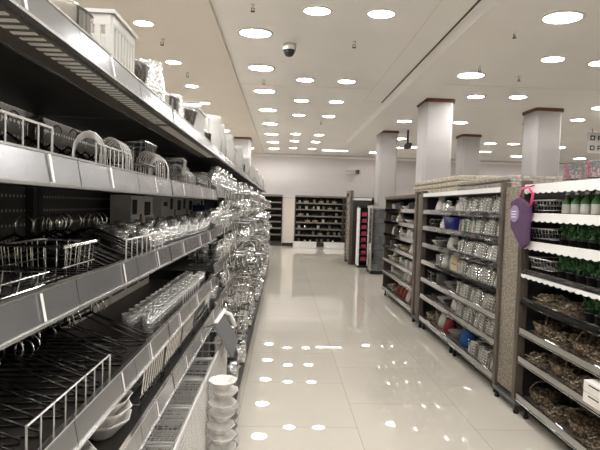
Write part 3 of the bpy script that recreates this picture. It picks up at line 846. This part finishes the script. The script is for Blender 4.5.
# ------------------------------------------------------------------ goods on the left shelving
# top shelf
z = 1.82 + EPS
G, D, P_, J, B = ('gjug', 'clear glass jug'), ('drainer', 'white slotted dish drainer'), ('spot', 'shiny steel lidded pot'), ('jug', 'tall white jug'), ('sbowl', 'shiny steel mixing bowl')
for i, ((kd, what), y, x, sc) in enumerate([(B, 0.88, -0.56, 1.0), (P_, 1.12, -0.55, 1.1), (D, 1.36, -0.53, (0.9, 0.7, 1.2)), (B, 1.585, -0.57, 1.0), (G, 1.79, -0.51, 0.95), (P_, 2.0, -0.54, 1.1), (G, 2.18, -0.51, 0.8), (B, 2.40, -0.57, 1.1),
        (D, 2.66, -0.55, (1, 1, 1.3)), (P_, 2.97, -0.55, 1.1), (J, 3.25, -0.51, 1.35), (J, 3.5, -0.51, 1.3), (P_, 3.78, -0.55, 1.1), (J, 4.1, -0.51, 1.35), (D, 4.5, -0.55, (1, 1, 1.4)), (J, 4.95, -0.51, 1.4), (P_, 5.4, -0.55, 1.3),
        (J, 5.9, -0.51, 1.4), (D, 6.5, -0.55, (1, 1, 1.5)), (J, 7.2, -0.51, 1.4), (J, 8.0, -0.51, 1.4), (D, 8.8, -0.55, (1, 1.2, 1.6)), (J, 9.6, -0.51, 1.4), (J, 10.5, -0.51, 1.4)]):
    K[kd].put((x, y, z), R(-.2, .2) if kd != 'drainer' else 0, '%s, %s item along the left top shelf' % (what, nth(i)), 'wares on the left top shelf', sc)
# guards
for x, y, z, lb in [(-0.452, 0.745, 1.55, 'steel wire shelf guard nearest the camera on the upper left shelf'), (-0.452, 1.30, 1.55, 'second steel wire guard along the upper left shelf'),
                    (-0.452, 1.62, 1.30, 'steel wire guard before the glasses on the middle left shelf'), (-0.452, 1.08, 1.00, 'bent steel guard on the lower left shelf by the camera'),
                    (-0.452, 2.45, 1.00, 'steel guard before the small glasses on the lower left shelf')]:
    K['fence'].put((x, y, z + EPS), 0, lb, 'wire guards on the left shelf edges', (1, 0.6 if y == 1.30 else 1, 1))
# upper shelf z = 1.55
z = 1.55 + EPS
for i, y in enumerate([1.30, 1.49, 1.68, 1.87, 2.06, 2.25, 2.44, 2.63, 2.82, 2.98]):
    if i % 3 == 2:
        K['basket'].put((-0.52, y, z), R(-.1, .1), 'small chrome wire basket, %s item along the upper left shelf front' % nth(i), 'wire baskets on the upper left shelf', (0.6, 0.55, R(1.2, 1.5)))
    else:
        K['rack'].put((-0.52 + R(-.01, .01), y, z), R(-.5, .5), 'steel wire hooped plate rack, %s item along the upper left shelf front' % nth(i), 'plate racks on the upper left shelf', (0.75, 0.62, R(1.05, 1.4)))
for i in range(30):
    y = 0.70 + 0.08 * i
    K['hanger'].put((-0.74 + R(-.02, .01), y, z + 0.004), 0.1 + R(-.04, .04), 'black hanger with steel hook, %s in the back row of the upper left shelf' % nth(i), 'hangers on the upper left shelf', (0.7, 1, 1.2))
# middle shelf z = 1.30
z = 1.30 + EPS
K['basket'].put((-0.56, 0.86, z), 0.0, 'low chrome wire basket on the middle left shelf nearest the camera', 'wire baskets on the middle left shelf', (0.9, 0.95, 0.5))
K['basket'].put((-0.54, 1.14, z), 0.0, 'upright chrome wire basket beside the low basket on the middle left shelf', 'wire baskets on the middle left shelf', (0.7, 0.7, 0.95))
for i in range(22):
    y = 0.76 + 0.043 * i
    if i < 11: K['hanger'].put((-0.80 + R(-.03, .02), y, z + 0.004), R(-.03, .03), 'black hanger with steel hook, %s in the row behind the middle left shelf baskets' % nth(i), 'hangers on the middle left shelf', (0.6, 1, 1))
    else: K['hanger'].put((-0.67 + R(-.03, .02), y + 0.02, z + 0.004), 0.12 + R(-.03, .03), 'black hanger with steel hook, %s in the middle left shelf row before the glasses' % nth(i - 11), 'hangers on the middle left shelf', (1, 1, 1))
n = 0
for iy in range(26):
    y = 1.74 + iy * 0.082
    for ix in range(4):
        if iy < 3 and ix > 1: continue
        if iy < 2 and ix == 0 and 0: continue
        x = -0.495 - 0.083 * ix + R(-.008, .008)
        kd = 'goblet' if (iy + ix * 2) % 3 == 0 else 'tumbler'
        K[kd].put((x, y + R(-.008, .008), z), 0, 'clear %s among the crowded glasses on the middle left shelf' % ('stemmed goblet' if kd == 'goblet' else 'glass tumbler'),
                  ('goblets' if kd == 'goblet' else 'tumblers') + ' on the middle left shelf', R(.62, .7) if kd == 'goblet' else R(.72, .88))
seq = [1, 0, 2, 1, 0, 1, 0, 2, 1]
for i, y in enumerate([2.62, 2.83, 3.25, 3.46, 3.68, 3.9, 4.12, 4.5, 4.72]):
    K['carton%d' % seq[i]].put((-0.84, y, z if y < 3.1 else 1.32 + EPS), 0, 'off-white printed carton, %s along the back of the middle left shelf' % nth(i), 'cartons on the middle left shelf', (0.9, 1.02, 1.14))
K['carton3'].put((-0.72, 4.22, 1.32 + EPS), 0, 'small dark blue box at the end of the middle left shelf cartons', 'cartons on the middle left shelf', (0.8, 1, 0.8))
# lower shelf z = 1.00
z = 1.00 + EPS
for i in range(24):
    y = 0.72 + 0.044 * i
    K['hanger'].put((-0.68 + R(-.04, .03), y, z + 0.004), 0.1 + R(-.04, .04), 'black hanger with steel hook, %s from the camera on the lower left shelf' % nth(i), 'hangers on the lower left shelf', (1, 1, R(.85, 1.05)))
for i, y in enumerate([1.97, 2.19, 2.42, 2.64, 2.86]):
    K['carton%d' % [1, 0, 1, 0, 1][i]].put((-0.87, y, z), 0, 'off-white printed carton, %s along the back of the lower left shelf' % nth(i), 'cartons on the lower left shelf', (1.0, 1.06, 0.88))
for iy in range(16):
    for ix in range(2):
        K['tumbler'].put((-0.495 - 0.075 * ix, 1.82 + iy * 0.078 + R(-.005, .005), z), 0, 'small clear tumbler in the front rows of the lower left shelf', 'tumblers on the lower left shelf', 0.66)
# fifth shelf z = .80
z = 0.80 + EPS
for i, y in enumerate([1.72, 2.04, 2.36, 2.68, 2.93]):
    K['tines'].put((-0.585, y, z), 0, 'chrome dish rack with upright tines, %s along the fifth left shelf' % nth(i), 'dish racks on the fifth left shelf', (1, 0.95 if i < 4 else 0.6, 1.25))
for i, (x, y, dz) in enumerate([(-0.52, 1.14, 0), (-0.52, 1.14, 0.03), (-0.52, 1.42, 0), (-0.52, 1.42, 0.03), (-0.52, 1.42, 0.06), (-0.7, 1.26, 0), (-0.7, 1.26, 0.03)]):
    K['scallop'].put((x, y, z + dz), 0.3 * i, 'pale scalloped bowl, %s in the stacks on the fifth left shelf' % nth(i), 'scalloped bowls on the fifth left shelf', 0.95)
# mesh bin and bowls at the bottom
r = empty('mesh_bin', (-0.455, 2.14, 0.126)); mb = MB()
fr = MB(); W, L, H = 0.26, 1.66, 0.58
for zz in (0.004, H):
    fr.tube([(-W/2, -L/2, zz), (W/2, -L/2, zz), (W/2, L/2, zz), (-W/2, L/2, zz)], 0.006, 6, True)
for sx in (-1, 1):
    for sy in (-1, 1): fr.tube([(sx*W/2, sy*L/2, 0), (sx*W/2, sy*L/2, H)], 0.005)
fr.build('frame', 'whitewire', r)
n = 56
for i in range(n):
    y = -L/2 + L*(i+0.5)/n
    mb.tube([(W/2, y, 0), (W/2, y, H)], 0.0022, 4)
for i in range(22):
    zz = H*(i+0.5)/22
    mb.tube([(W/2, -L/2, zz), (W/2, L/2, zz)], 0.0022, 4); mb.tube([(-W/2, -L/2, zz), (W/2, -L/2, zz)], 0.0022, 4)
mb.build('mesh', 'whitewire', r)
tag(r, 'tall steel wire mesh bin standing below the fifth left shelf', 'wire bin')
for i in range(5):
    for j in range(5):
        K['stray'].put((-0.455, 1.49 + 0.31 * i, 0.135 + 0.107 * j), 0, 'steel wire basket stacked inside the mesh bin, stack %s from the camera, %s up' % (nth(i), nth(j)), 'wire baskets inside the mesh bin', (0.78, 0.95, 1.4))
for i in range(11):
    K['scallop'].put((-0.252 + R(-.008, .008), 2.2 + R(-.01, .01), 0.127 + 0.052 * i), 0.5 * i, 'pale bowl in the tall stack before the mesh bin, %s from the bottom' % nth(i), 'bowl stack before the mesh bin', 0.72)
for i in range(7):
    K['bowl'].put((-0.252 + R(-.008, .008), 2.42, 0.127 + 0.05 * i), 0.5 * i, 'grey bowl in the shorter stack before the mesh bin, %s from the bottom' % nth(i), 'shorter bowl stack before the mesh bin', 0.7)
r = empty('price_board', (-0.33, 2.72, 0.78))
MB().prism([(-0.02, 0.06), (-0.012, 0.065), (0.085, -0.1), (0.077, -0.105)], -0.17, 0.17, 'y').build('board', 'panel_grey', r)
MB().tube([(-0.02, -0.1, 0.065), (-0.01, 0.17, 0.07), (0.03, 0.2, 0.045), (0.06, 0.21, -0.03)], 0.012, 8).build('holder', 'white', r, True)
MB().tube([(-0.09, -0.1, 0.03), (-0.01, -0.1, 0.062)], 0.006).build('arm', 'chrome', r)
tag(r, 'tilted grey price board with white tube clipped to the left shelf edge', 'price board')
# crowded bays beyond the divider
kinds = ['goblet', 'tumbler', 'jar', 'rack', 'spot', 'sbowl', 'basket', 'gjug', 'tumbler', 'jar']
nm = dict(goblet='clear stemmed goblet', tumbler='clear glass tumbler', jar='glass jar with steel lid', rack='steel wire hooped plate rack', spot='shiny steel lidded pot', sbowl='shiny steel mixing bowl', basket='chrome wire basket', gjug='clear glass jug')
wd = dict(goblet=0.08, tumbler=0.085, jar=0.1, rack=0.25, spot=0.26, sbowl=0.27, basket=0.28, gjug=0.22)
sn = ['base deck', 'lowest shelf', 'sixth shelf', 'fifth shelf', 'fourth shelf', 'third shelf', 'second shelf']
for si, zz in enumerate([0.125, 0.34, 0.57, 0.82, 1.07, 1.32, 1.57]):
    y = 3.2
    while y < 11.6:
        kd = random.choice(kinds) if y > 4.2 or si < 5 else random.choice(kinds[:3])
        y += wd[kd] / 2
        x = -0.475 if kd in ('goblet', 'tumbler', 'jar') else -0.53
        if si == 0: x += 0.13
        if any(abs(y + s_ * wd[kd] / 2 - b) < 0.02 for b in LB for s_ in (0,)): y += 0.04
        sc = {'goblet': 1.1, 'jar': 1.25, 'tumbler': 1.2}.get(kd, 0.95)
        K[kd].put((x, y, zz + EPS), R(-.1, .1), '%s at the front of the crowded left %s' % (nm[kd], sn[si]), nm[kd] + ' crowd, left ' + sn[si], sc)
        if kd in ('goblet', 'tumbler', 'jar') and y < 6:
            K['tumbler'].put((x - 0.1, y, zz + EPS), 0, 'clear glass tumbler in the second row of the crowded left %s' % sn[si], 'second row tumblers, left ' + sn[si], 1.1)
        y += wd[kd] / 2 + 0.02

for si, zz in enumerate([0.57, 0.82, 1.07, 1.32, 1.57]):
    y = 3.3
    while y < 11.7:
        K['whisk'].put((-0.395, y, zz + 0.02), R(0, 3), 'chrome wire whisk hanging from the rail of the crowded left %s' % sn[si + 2], 'whisks hanging from the left ' + sn[si + 2], R(.9, 1.15))
        if y > 3.8:
            K['strainer'].put((R(-.32, -.27), y + 0.06, zz + 0.015), R(-.9, .9), 'steel wire strainers on a hook along the crowded left %s' % sn[si + 2], 'strainers hanging from the left ' + sn[si + 2], R(.9, 1.15))
        y += R(0.15, 0.24)

# ------------------------------------------------------------------ goods on the right shelving
SHN = ['top shelf', 'second shelf', 'third shelf', 'fourth shelf', 'fifth shelf', 'sixth shelf', 'bottom deck']
SHZ = RZ + [0.145]
# nearest bay
for si in range(3):
    z = SHZ[si] + EPS
    K['bbasket'].put((1.93, 3.27, z), 0, 'black wire tray beside the mottled panel on the %s of nearest right bay' % SHN[si], 'black trays in the nearest right bay', (1, 1, 1.1))
    K['stray'].put((1.93, 3.27, z + 0.035), 0, 'steel wire tray nested in the black one, on the %s of nearest right bay' % SHN[si], 'black trays in the nearest right bay', (1, 1, 1.1))
for si in range(4):
    z = SHZ[si] + EPS
    for i in range(13):
        y = 3.38 - 0.1 * i
        for j, x in enumerate((1.86, 1.97, 2.12)):
            if (si < 3 and j < 2 and y > 3.08) or (si == 3 and (j < 2 and y > 2.8)): continue
            kd = 'gbottle' if si == 0 else 'plant'
            K[kd].put((x, y, z), R(0, 6), '%s, %s row, %s from mottled panel, %s, nearest right bay' % ('small green potted plant' if si else 'white-capped green bottle', ['front', 'middle', 'back'][j], nth(i), SHN[si]),
                      'green %s in the nearest right bay' % ('plants' if si else 'bottles'), 0.98)
z = SHZ[3] + EPS
for i, y in enumerate([3.26, 3.0]):
    K['bunch'].put((1.92, y, z), 0, 'tray of curled dried wicker on the fourth right shelf, %s from the mottled panel' % nth(i), 'dried wicker trays on the fourth right shelf', 1)
for si in (4, 5, 6):
    z = SHZ[si] + EPS
    for i, y in enumerate([3.3, 3.07, 2.84, 2.61, 2.38]):
        a = K['bunch' if (i + si) % 2 else 'wicker']
        a.put((1.905, y, z), R(0, 0) if (i + si) % 2 else R(0, 3), '%s, %s from mottled panel on the nearest right bay %s' % ('curled dried wicker tray' if (i + si) % 2 else 'brown wicker basket', nth(i), SHN[si]), 'wicker goods in the nearest right bay', 1.0)
        K['wicker2' if i % 2 else 'wicker'].put((2.13, y + 0.01, z), R(0, 3), '%s wicker basket, %s in back row, nearest right bay %s' % ('pale' if i % 2 else 'brown', nth(i), SHN[si]), 'wicker goods in the nearest right bay', 1.0)
for i, dz in enumerate((0, 0.062)):
    K['carton2'].put((1.77, 2.52, 0.43 + 0.0235 + dz), PI, 'low white carton %s on the rail at the lower right edge' % ('stacked' if i else 'resting'), 'white cartons at the lower right edge', (0.8, 0.9, 0.3))
# utensil packs
for si in range(7):
    z = SHZ[si] + EPS
    ys = [3.93 + 0.0535 * i for i in range(18)]
    for i, y in enumerate(ys):
        if si == 6 and i > 10: continue
        kd = ('pack%d' % [0, 1, 2, 0, 1][(i * 3 + si) % 5]) if not (si == 1 and i in (14, 15)) else 'pack3'
        K[kd].put((1.80 + R(0, .012), y, z + 0.002), R(-.01, .01), '%s utensil pack, %s beyond the mottled panel on the %s' % ({'pack0': 'grey', 'pack1': 'pale grey', 'pack2': 'olive grey', 'pack3': 'bright green'}[kd], nth(i), SHN[si]),
                  'utensil packs on the %s' % SHN[si], (1, 1, R(1.02, 1.16)), rx=R(.19, .23))
K['bpouch'].put((1.90, 4.70, SHZ[6] + EPS), 0.2, 'blue cloth bag on the bottom deck beside the utensil packs', None, 1.25)
# mixed bays
names = dict(bowl='grey ceramic bowl', dbowl='dark grey bowl', pot='dark lidded pot', mug='grey mug', wmug='white mug', pouch='white cloth bag', rpouch='red bag', rustpouch='rust red bag', canister='pale canister', dcanister='olive canister',
             carton4='cream box', wicker2='pale wicker basket', scallop='pale scalloped bowl', basket='chrome wire basket', jar='glass jar with steel lid', bin='blue plastic tub', carton0='off-white carton')
wdt = dict(bowl=.19, dbowl=.19, pot=.27, mug=.12, wmug=.12, pouch=.19, rpouch=.19, rustpouch=.19, canister=.11, dcanister=.11, carton4=.22, wicker2=.22, scallop=.2, basket=.27, jar=.11, bin=.46, carton0=.22)
def fill(y0, y1, si, seq, bay):
    y = y0; n = 0
    rnd = random.Random(int(y0 * 100) + si)
    pool = ['bowl', 'pot', 'mug', 'pouch', 'canister', 'wicker2', 'scallop', 'dcanister', 'wmug', 'jar', 'basket', 'dbowl', 'pouch', 'wmug', 'scallop']
    while True:
        kd = seq[n] if n < len(seq) else rnd.choice(pool)
        if y + wdt[kd] > y1: break
        y += wdt[kd] / 2
        K[kd].put((1.905 if kd != 'bin' else 1.92, y, SHZ[si] + EPS), PI if kd.startswith('carton') else rnd.uniform(-.15, .15), '%s, %s along the %s of the %s' % (names[kd], nth(n), SHN[si], bay), 'mixed goods, %s of the %s' % (SHN[si], bay), (1, 1, 1.1))
        if kd not in ('bin', 'basket', 'carton4', 'carton0') and rnd.random() < 0.75:
            K[kd].put((2.12, y, SHZ[si] + EPS), rnd.uniform(-.15, .15), '%s, %s in the back row, %s of the %s' % (names[kd], nth(n), SHN[si], bay), 'mixed goods, %s of the %s' % (SHN[si], bay), 0.95)
        y += wdt[kd] / 2 + 0.012; n += 1
S3 = [['pouch', 'scallop'], ['bin', 'pouch'], ['dbowl', 'pouch'], ['carton4', 'mug', 'pouch'], ['dbowl', 'bowl'], ['pouch', 'dbowl'], ['bowl', 'rpouch', 'pouch']]
S4 = [['wmug', 'pouch'], ['bowl'], ['pot'], ['pouch'], ['scallop', 'pouch'], ['dbowl', 'rpouch'], ['pouch', 'rustpouch', 'pouch', 'rpouch', 'rustpouch', 'rustpouch']]
for si in range(7):
    fill(4.95, 5.95, si, S3[si], 'mixed bay')
    fill(6.42, 8.22, si, S4[si], 'farthest bay')
# rugs on top
for i in range(3):
    K['rug'].put((1.84, 5.9, 1.701 + 0.061 * i), 0, 'folded beige rug, %s of the thick pile on the right shelving' % ['bottom', 'middle', 'top'][i], 'beige rugs on the right shelving', (1, 1.7, 1))
for i in range(2):
    K['rug2'].put((1.80, 4.36, 1.701 + 0.05 * i), 0, 'folded grey rug, %s of two beside the beige pile' % ['lower', 'upper'][i], 'grey rugs on the right shelving', (1, 1.15, 0.8))
K['rug2'].put((1.95, 2.98, 1.701), 0, 'thin grey rug lying behind the two floral gift boxes', 'grey rugs on the right shelving', (1, 0.9, 0.4))
def make_gift():
    r = empty('gift_box')
    MB().box(-0.05, -0.05, 0, 0.05, 0.05, 0.085).build('body', 'gift', r, bevel=0.003)
    MB().box(-0.053, -0.053, 0.08, 0.053, 0.053, 0.1).build('lid', 'gift', r, bevel=0.003)
    MB().box(-0.0545, -0.006, 0.0, 0.0545, 0.006, 0.1015).build('ribbon', 'pink', r)
    return r
GK = Kind(make_gift, 'box')
GK.put((1.87, 3.06, 1.726), 0.1, 'small floral pink gift box on the right shelving top, left one', 'floral gift boxes', (0.75, 0.75, 0.95))
GK.put((1.87, 2.84, 1.726), 0.0, 'small floral pink gift box at the right edge of the picture', 'floral gift boxes', (0.75, 0.75, 1.0))
# purple bag on the post
r = empty('shopping_bag', (1.725, 3.41, 1.28)); r.scale = (1, 1.4, 1.25)
T = Matrix.Rotation(0.22, 4, 'X')
prof = [(-0.07, 0.02), (0.11, 0.0), (0.13, 0.18), (0.05, 0.25), (-0.10, 0.21)]
MB().prism([(-0.085, 0.0), (-0.03, -0.03), (0.10, 0.09), (0.11, 0.24), (0.02, 0.27), (-0.09, 0.22)], -0.016, 0.012, 'x').build('body', 'purple', r, bevel=0.008)
MB().lathe([(0.05, 0.0), (0.048, 0.002), (0.0001, 0.003)], 20, T=Matrix.Translation((-0.0165, 0.055, 0.17)) @ Matrix.Rotation(-PI/2, 4, 'Y')).build('printed_emblem', 'lilac', r)
mk = MB()
for q in range(3): mk.box(-0.0215, 0.03, 0.148 + 0.016 * q, -0.0195, 0.08, 0.154 + 0.016 * q)
mk.build('printed_lines', 'white', r)
MB().tube([(-0.003, -0.09, 0.22), (-0.005, -0.11, 0.28), (-0.003, -0.06, 0.325), (-0.003, 0.0, 0.315), (-0.002, 0.02, 0.265)], 0.008, 8).build('strap', 'hotpink', r, True)
MB().tube([(-0.003, -0.07, 0.323), (0.02, -0.07, 0.33), (0.04, -0.07, 0.335)], 0.004).build('hook', 'black', r)
tag(r, 'purple bag with pink strap hanging on the post beside the mottled panel', 'bag')

# ------------------------------------------------------------------ end display and back wall shelving
r = empty('end_display', (1.80, 12.95, 0))
for y in (-0.38, 0.38): MB().box(-0.04, y - 0.04, 0, 0.04, y + 0.04, 1.95).build('upright', 'post_brown', r)
MB().box(-0.02, -0.34, 0.08, 0.02, 0.34, 1.82).build('patterned_panel', 'fleck', r)
MB().box(-0.04, -0.34, 1.88, 0.04, 0.34, 1.95).build('top_bar', 'post_brown', r)
MB().box(0.04, -0.42, 0.0, 0.5, 0.42, 0.1).build('base', 'back_dark', r)
MB().box(0.04, -0.40, 0.1, 0.5, 0.4, 1.7).build('body', 'back_dark', r)
MB().box(-0.0, -0.42, 1.7, 0.52, 0.42, 1.76).build('top_board', 'rail_white', r)
tag(r, 'brown framed end display with patterned panel before the back wall', 'display stand')
r = empty('display_cabinet', (2.13, 12.0, 0))
MB().box(-0.21, 0.2, 0.06, 0.21, 0.24, 1.5).build('back_panel', 'black', r)
MB().box(-0.23, -0.1, 0.0, 0.23, 0.24, 0.06).build('base', 'black', r)
for s in (-1, 1): MB().box(s*0.215-0.015, -0.1, 0.06, s*0.215+0.015, 0.24, 1.5).build('side_panel', 'rail_white' if s < 0 else 'black', r)
MB().box(-0.23, -0.1, 1.5, 0.23, 0.24, 1.54).build('top', 'black', r)
for q in range(8): MB().box(-0.2, -0.08, 0.16 + 0.16*q, 0.2, 0.2, 0.17 + 0.16*q).build('shelf', 'black', r)
tag(r, 'narrow black cabinet with rows of pink packets near the back', 'display cabinet')
def make_packet():
    r = empty('packet')
    MB().box(-0.06, -0.02, 0, 0.06, 0.02, 0.09).build('bag', 'pink', r, bevel=0.01)
    MB().box(-0.06, -0.006, 0.09, 0.06, 0.006, 0.105).build('header', 'red', r)
    return r
QK = Kind(make_packet, 'packet')
for q in range(8):
    QK.put((2.05, 11.98, 0.171 + 0.16*q), 0, 'pink packet in the narrow black cabinet, %s from the bottom' % nth(q), 'pink packets in the black cabinet', 1)
r = empty('display_case', (2.25, 10.85, 0))
MB().box(-0.22, -0.05, 0.0, 0.5, 0.5, 0.08).build('base', 'black', r)
MB().box(-0.22, -0.05, 0.08, 0.5, -0.035, 1.5).build('front_pane', 'acrylic', r)
MB().box(-0.22, -0.03, 0.08, -0.205, 0.5, 1.5).build('side_pane', 'acrylic', r)
MB().box(-0.20, 0.46, 0.08, 0.5, 0.5, 1.5).build('back_panel', 'grey', r)
MB().box(-0.24, -0.07, 1.5, 0.5, 0.5, 1.56).build('top_frame', 'grey', r)
for x in (-0.235,): MB().box(x, -0.065, 0.08, x + 0.025, -0.035, 1.5).build('post', 'lip', r)
for q in range(4): MB().box(-0.2, -0.02, 0.38 + 0.3*q, 0.48, 0.45, 0.392 + 0.3*q).build('shelf', 'acrylic', r)
tag(r, 'grey glazed display case beside the narrow black cabinet', 'display case')
for q in range(5):
    for j in range(4):
        K['dcanister' if (q + j) % 2 else 'canister'].put((2.15 + 0.13 * j, 11.01, (0.081 if q == 0 else 0.093 + 0.3 * q)), 0, '%s canister in the glazed case, %s from left, %s level up' % ('olive' if (q + j) % 2 else 'pale', nth(j), nth(q)), 'canisters in the glazed case', 1.2)

# back wall units
BZ = [0.42, 0.66, 0.9, 1.14, 1.38, 1.62]
def back_unit(x0, x1, label):
    g = empty('wall_shelving', ((x0 + x1) / 2, 18.2, 0)); tag(g, label, 'shelving', 'shelving along the back wall')
    h = (x1 - x0) / 2
    MB().box(-h, 0.3, 0.1, h, 0.34, 1.9).build('back_panel', 'back_dark', g)
    for s in (-1, 1): MB().box(s*h - (0.03 if s > 0 else 0), -0.35, 0, s*h + (0.0 if s > 0 else 0.03), 0.3, 1.88).build('side_panel', 'back_dark', g)
    MB().box(-h + 0.03, -0.36, 0, h - 0.03, 0.3, 0.14).build('plinth', 'back_dark', g)
    MB().box(-h, -0.38, 1.84, h, 0.34, 1.9).build('top_board', 'shelf_brown', g)
    for z in BZ:
        so = MB().box(-h + 0.03, -0.35, z - 0.02, h - 0.03, 0.3, z).build('shelf', 'shelf_dark', g)
        MB().box(-h + 0.03, -0.365, z - 0.035, h - 0.03, -0.35, z + 0.015).build('price_rail', 'shelf_brown', so)
back_unit(-0.9, -0.02, 'narrow black shelving left of the pale panel on the back wall')
back_unit(0.46, 2.25, 'wide black shelving of small goods on the back wall')
back_unit(2.27, 4.1, 'black back wall shelving hidden behind the end display')
r = empty('partition_panel', (0.22, 17.95, 0))
MB().box(-0.2, -0.1, 0.12, 0.2, 0.3, 1.78).build('board', 'perforated', r)
MB().box(0.2, -0.115, 0.12, 0.225, 0.3, 1.8).box(-0.225, -0.115, 0.12, -0.2, 0.3, 1.8).box(-0.225, -0.115, 1.78, 0.225, 0.3, 1.81).build('frame', 'grey', r)
MB().box(-0.225, -0.1, 0, 0.225, 0.3, 0.12).build('plinth', 'black', r)
tag(r, 'pale perforated panel standing between the back wall shelves', 'panel')
for zi, z in enumerate([0.14] + BZ):
    x = 0.56; n = 0
    while x < 2.1:
        kd = random.choice(['mug', 'dcanister', 'dcanister', 'canister', 'dbowl', 'jar', 'dcanister', 'wicker2'])
        wv = {'dbowl': 0.19, 'wicker2': 0.22}.get(kd, 0.12)
        K[kd].put((x + wv / 2, 17.95, z + EPS), -PI/2 if kd == 'carton4' else 0, '%s on the back wall shelving, %s from left, %s shelf up' % (names[kd], nth(n), nth(zi)), 'small goods on the back wall shelving', 1 if kd != 'carton4' else (0.7, 0.6, 0.6))
        x += wv + 0.05 + 0.1 * random.random(); n += 1
for i, (x, y, sx, lb) in enumerate([(0.82, 17.4, 0.42, 'low white box on the floor before the back wall shelving, left'), (1.9, 17.45, 0.36, 'low white box on the floor before the back wall shelving, right')]):
    r = empty('storage_box', (x, y, 0))
    MB().box(-sx, -0.2, 0, sx, 0.2, 0.17).build('body', 'white', r, bevel=0.01)
    MB().box(-sx - 0.01, -0.21, 0.17, sx + 0.01, 0.21, 0.2).build('lid', 'white', r, bevel=0.006)
    tag(r, lb, 'box', 'white boxes before the back wall')
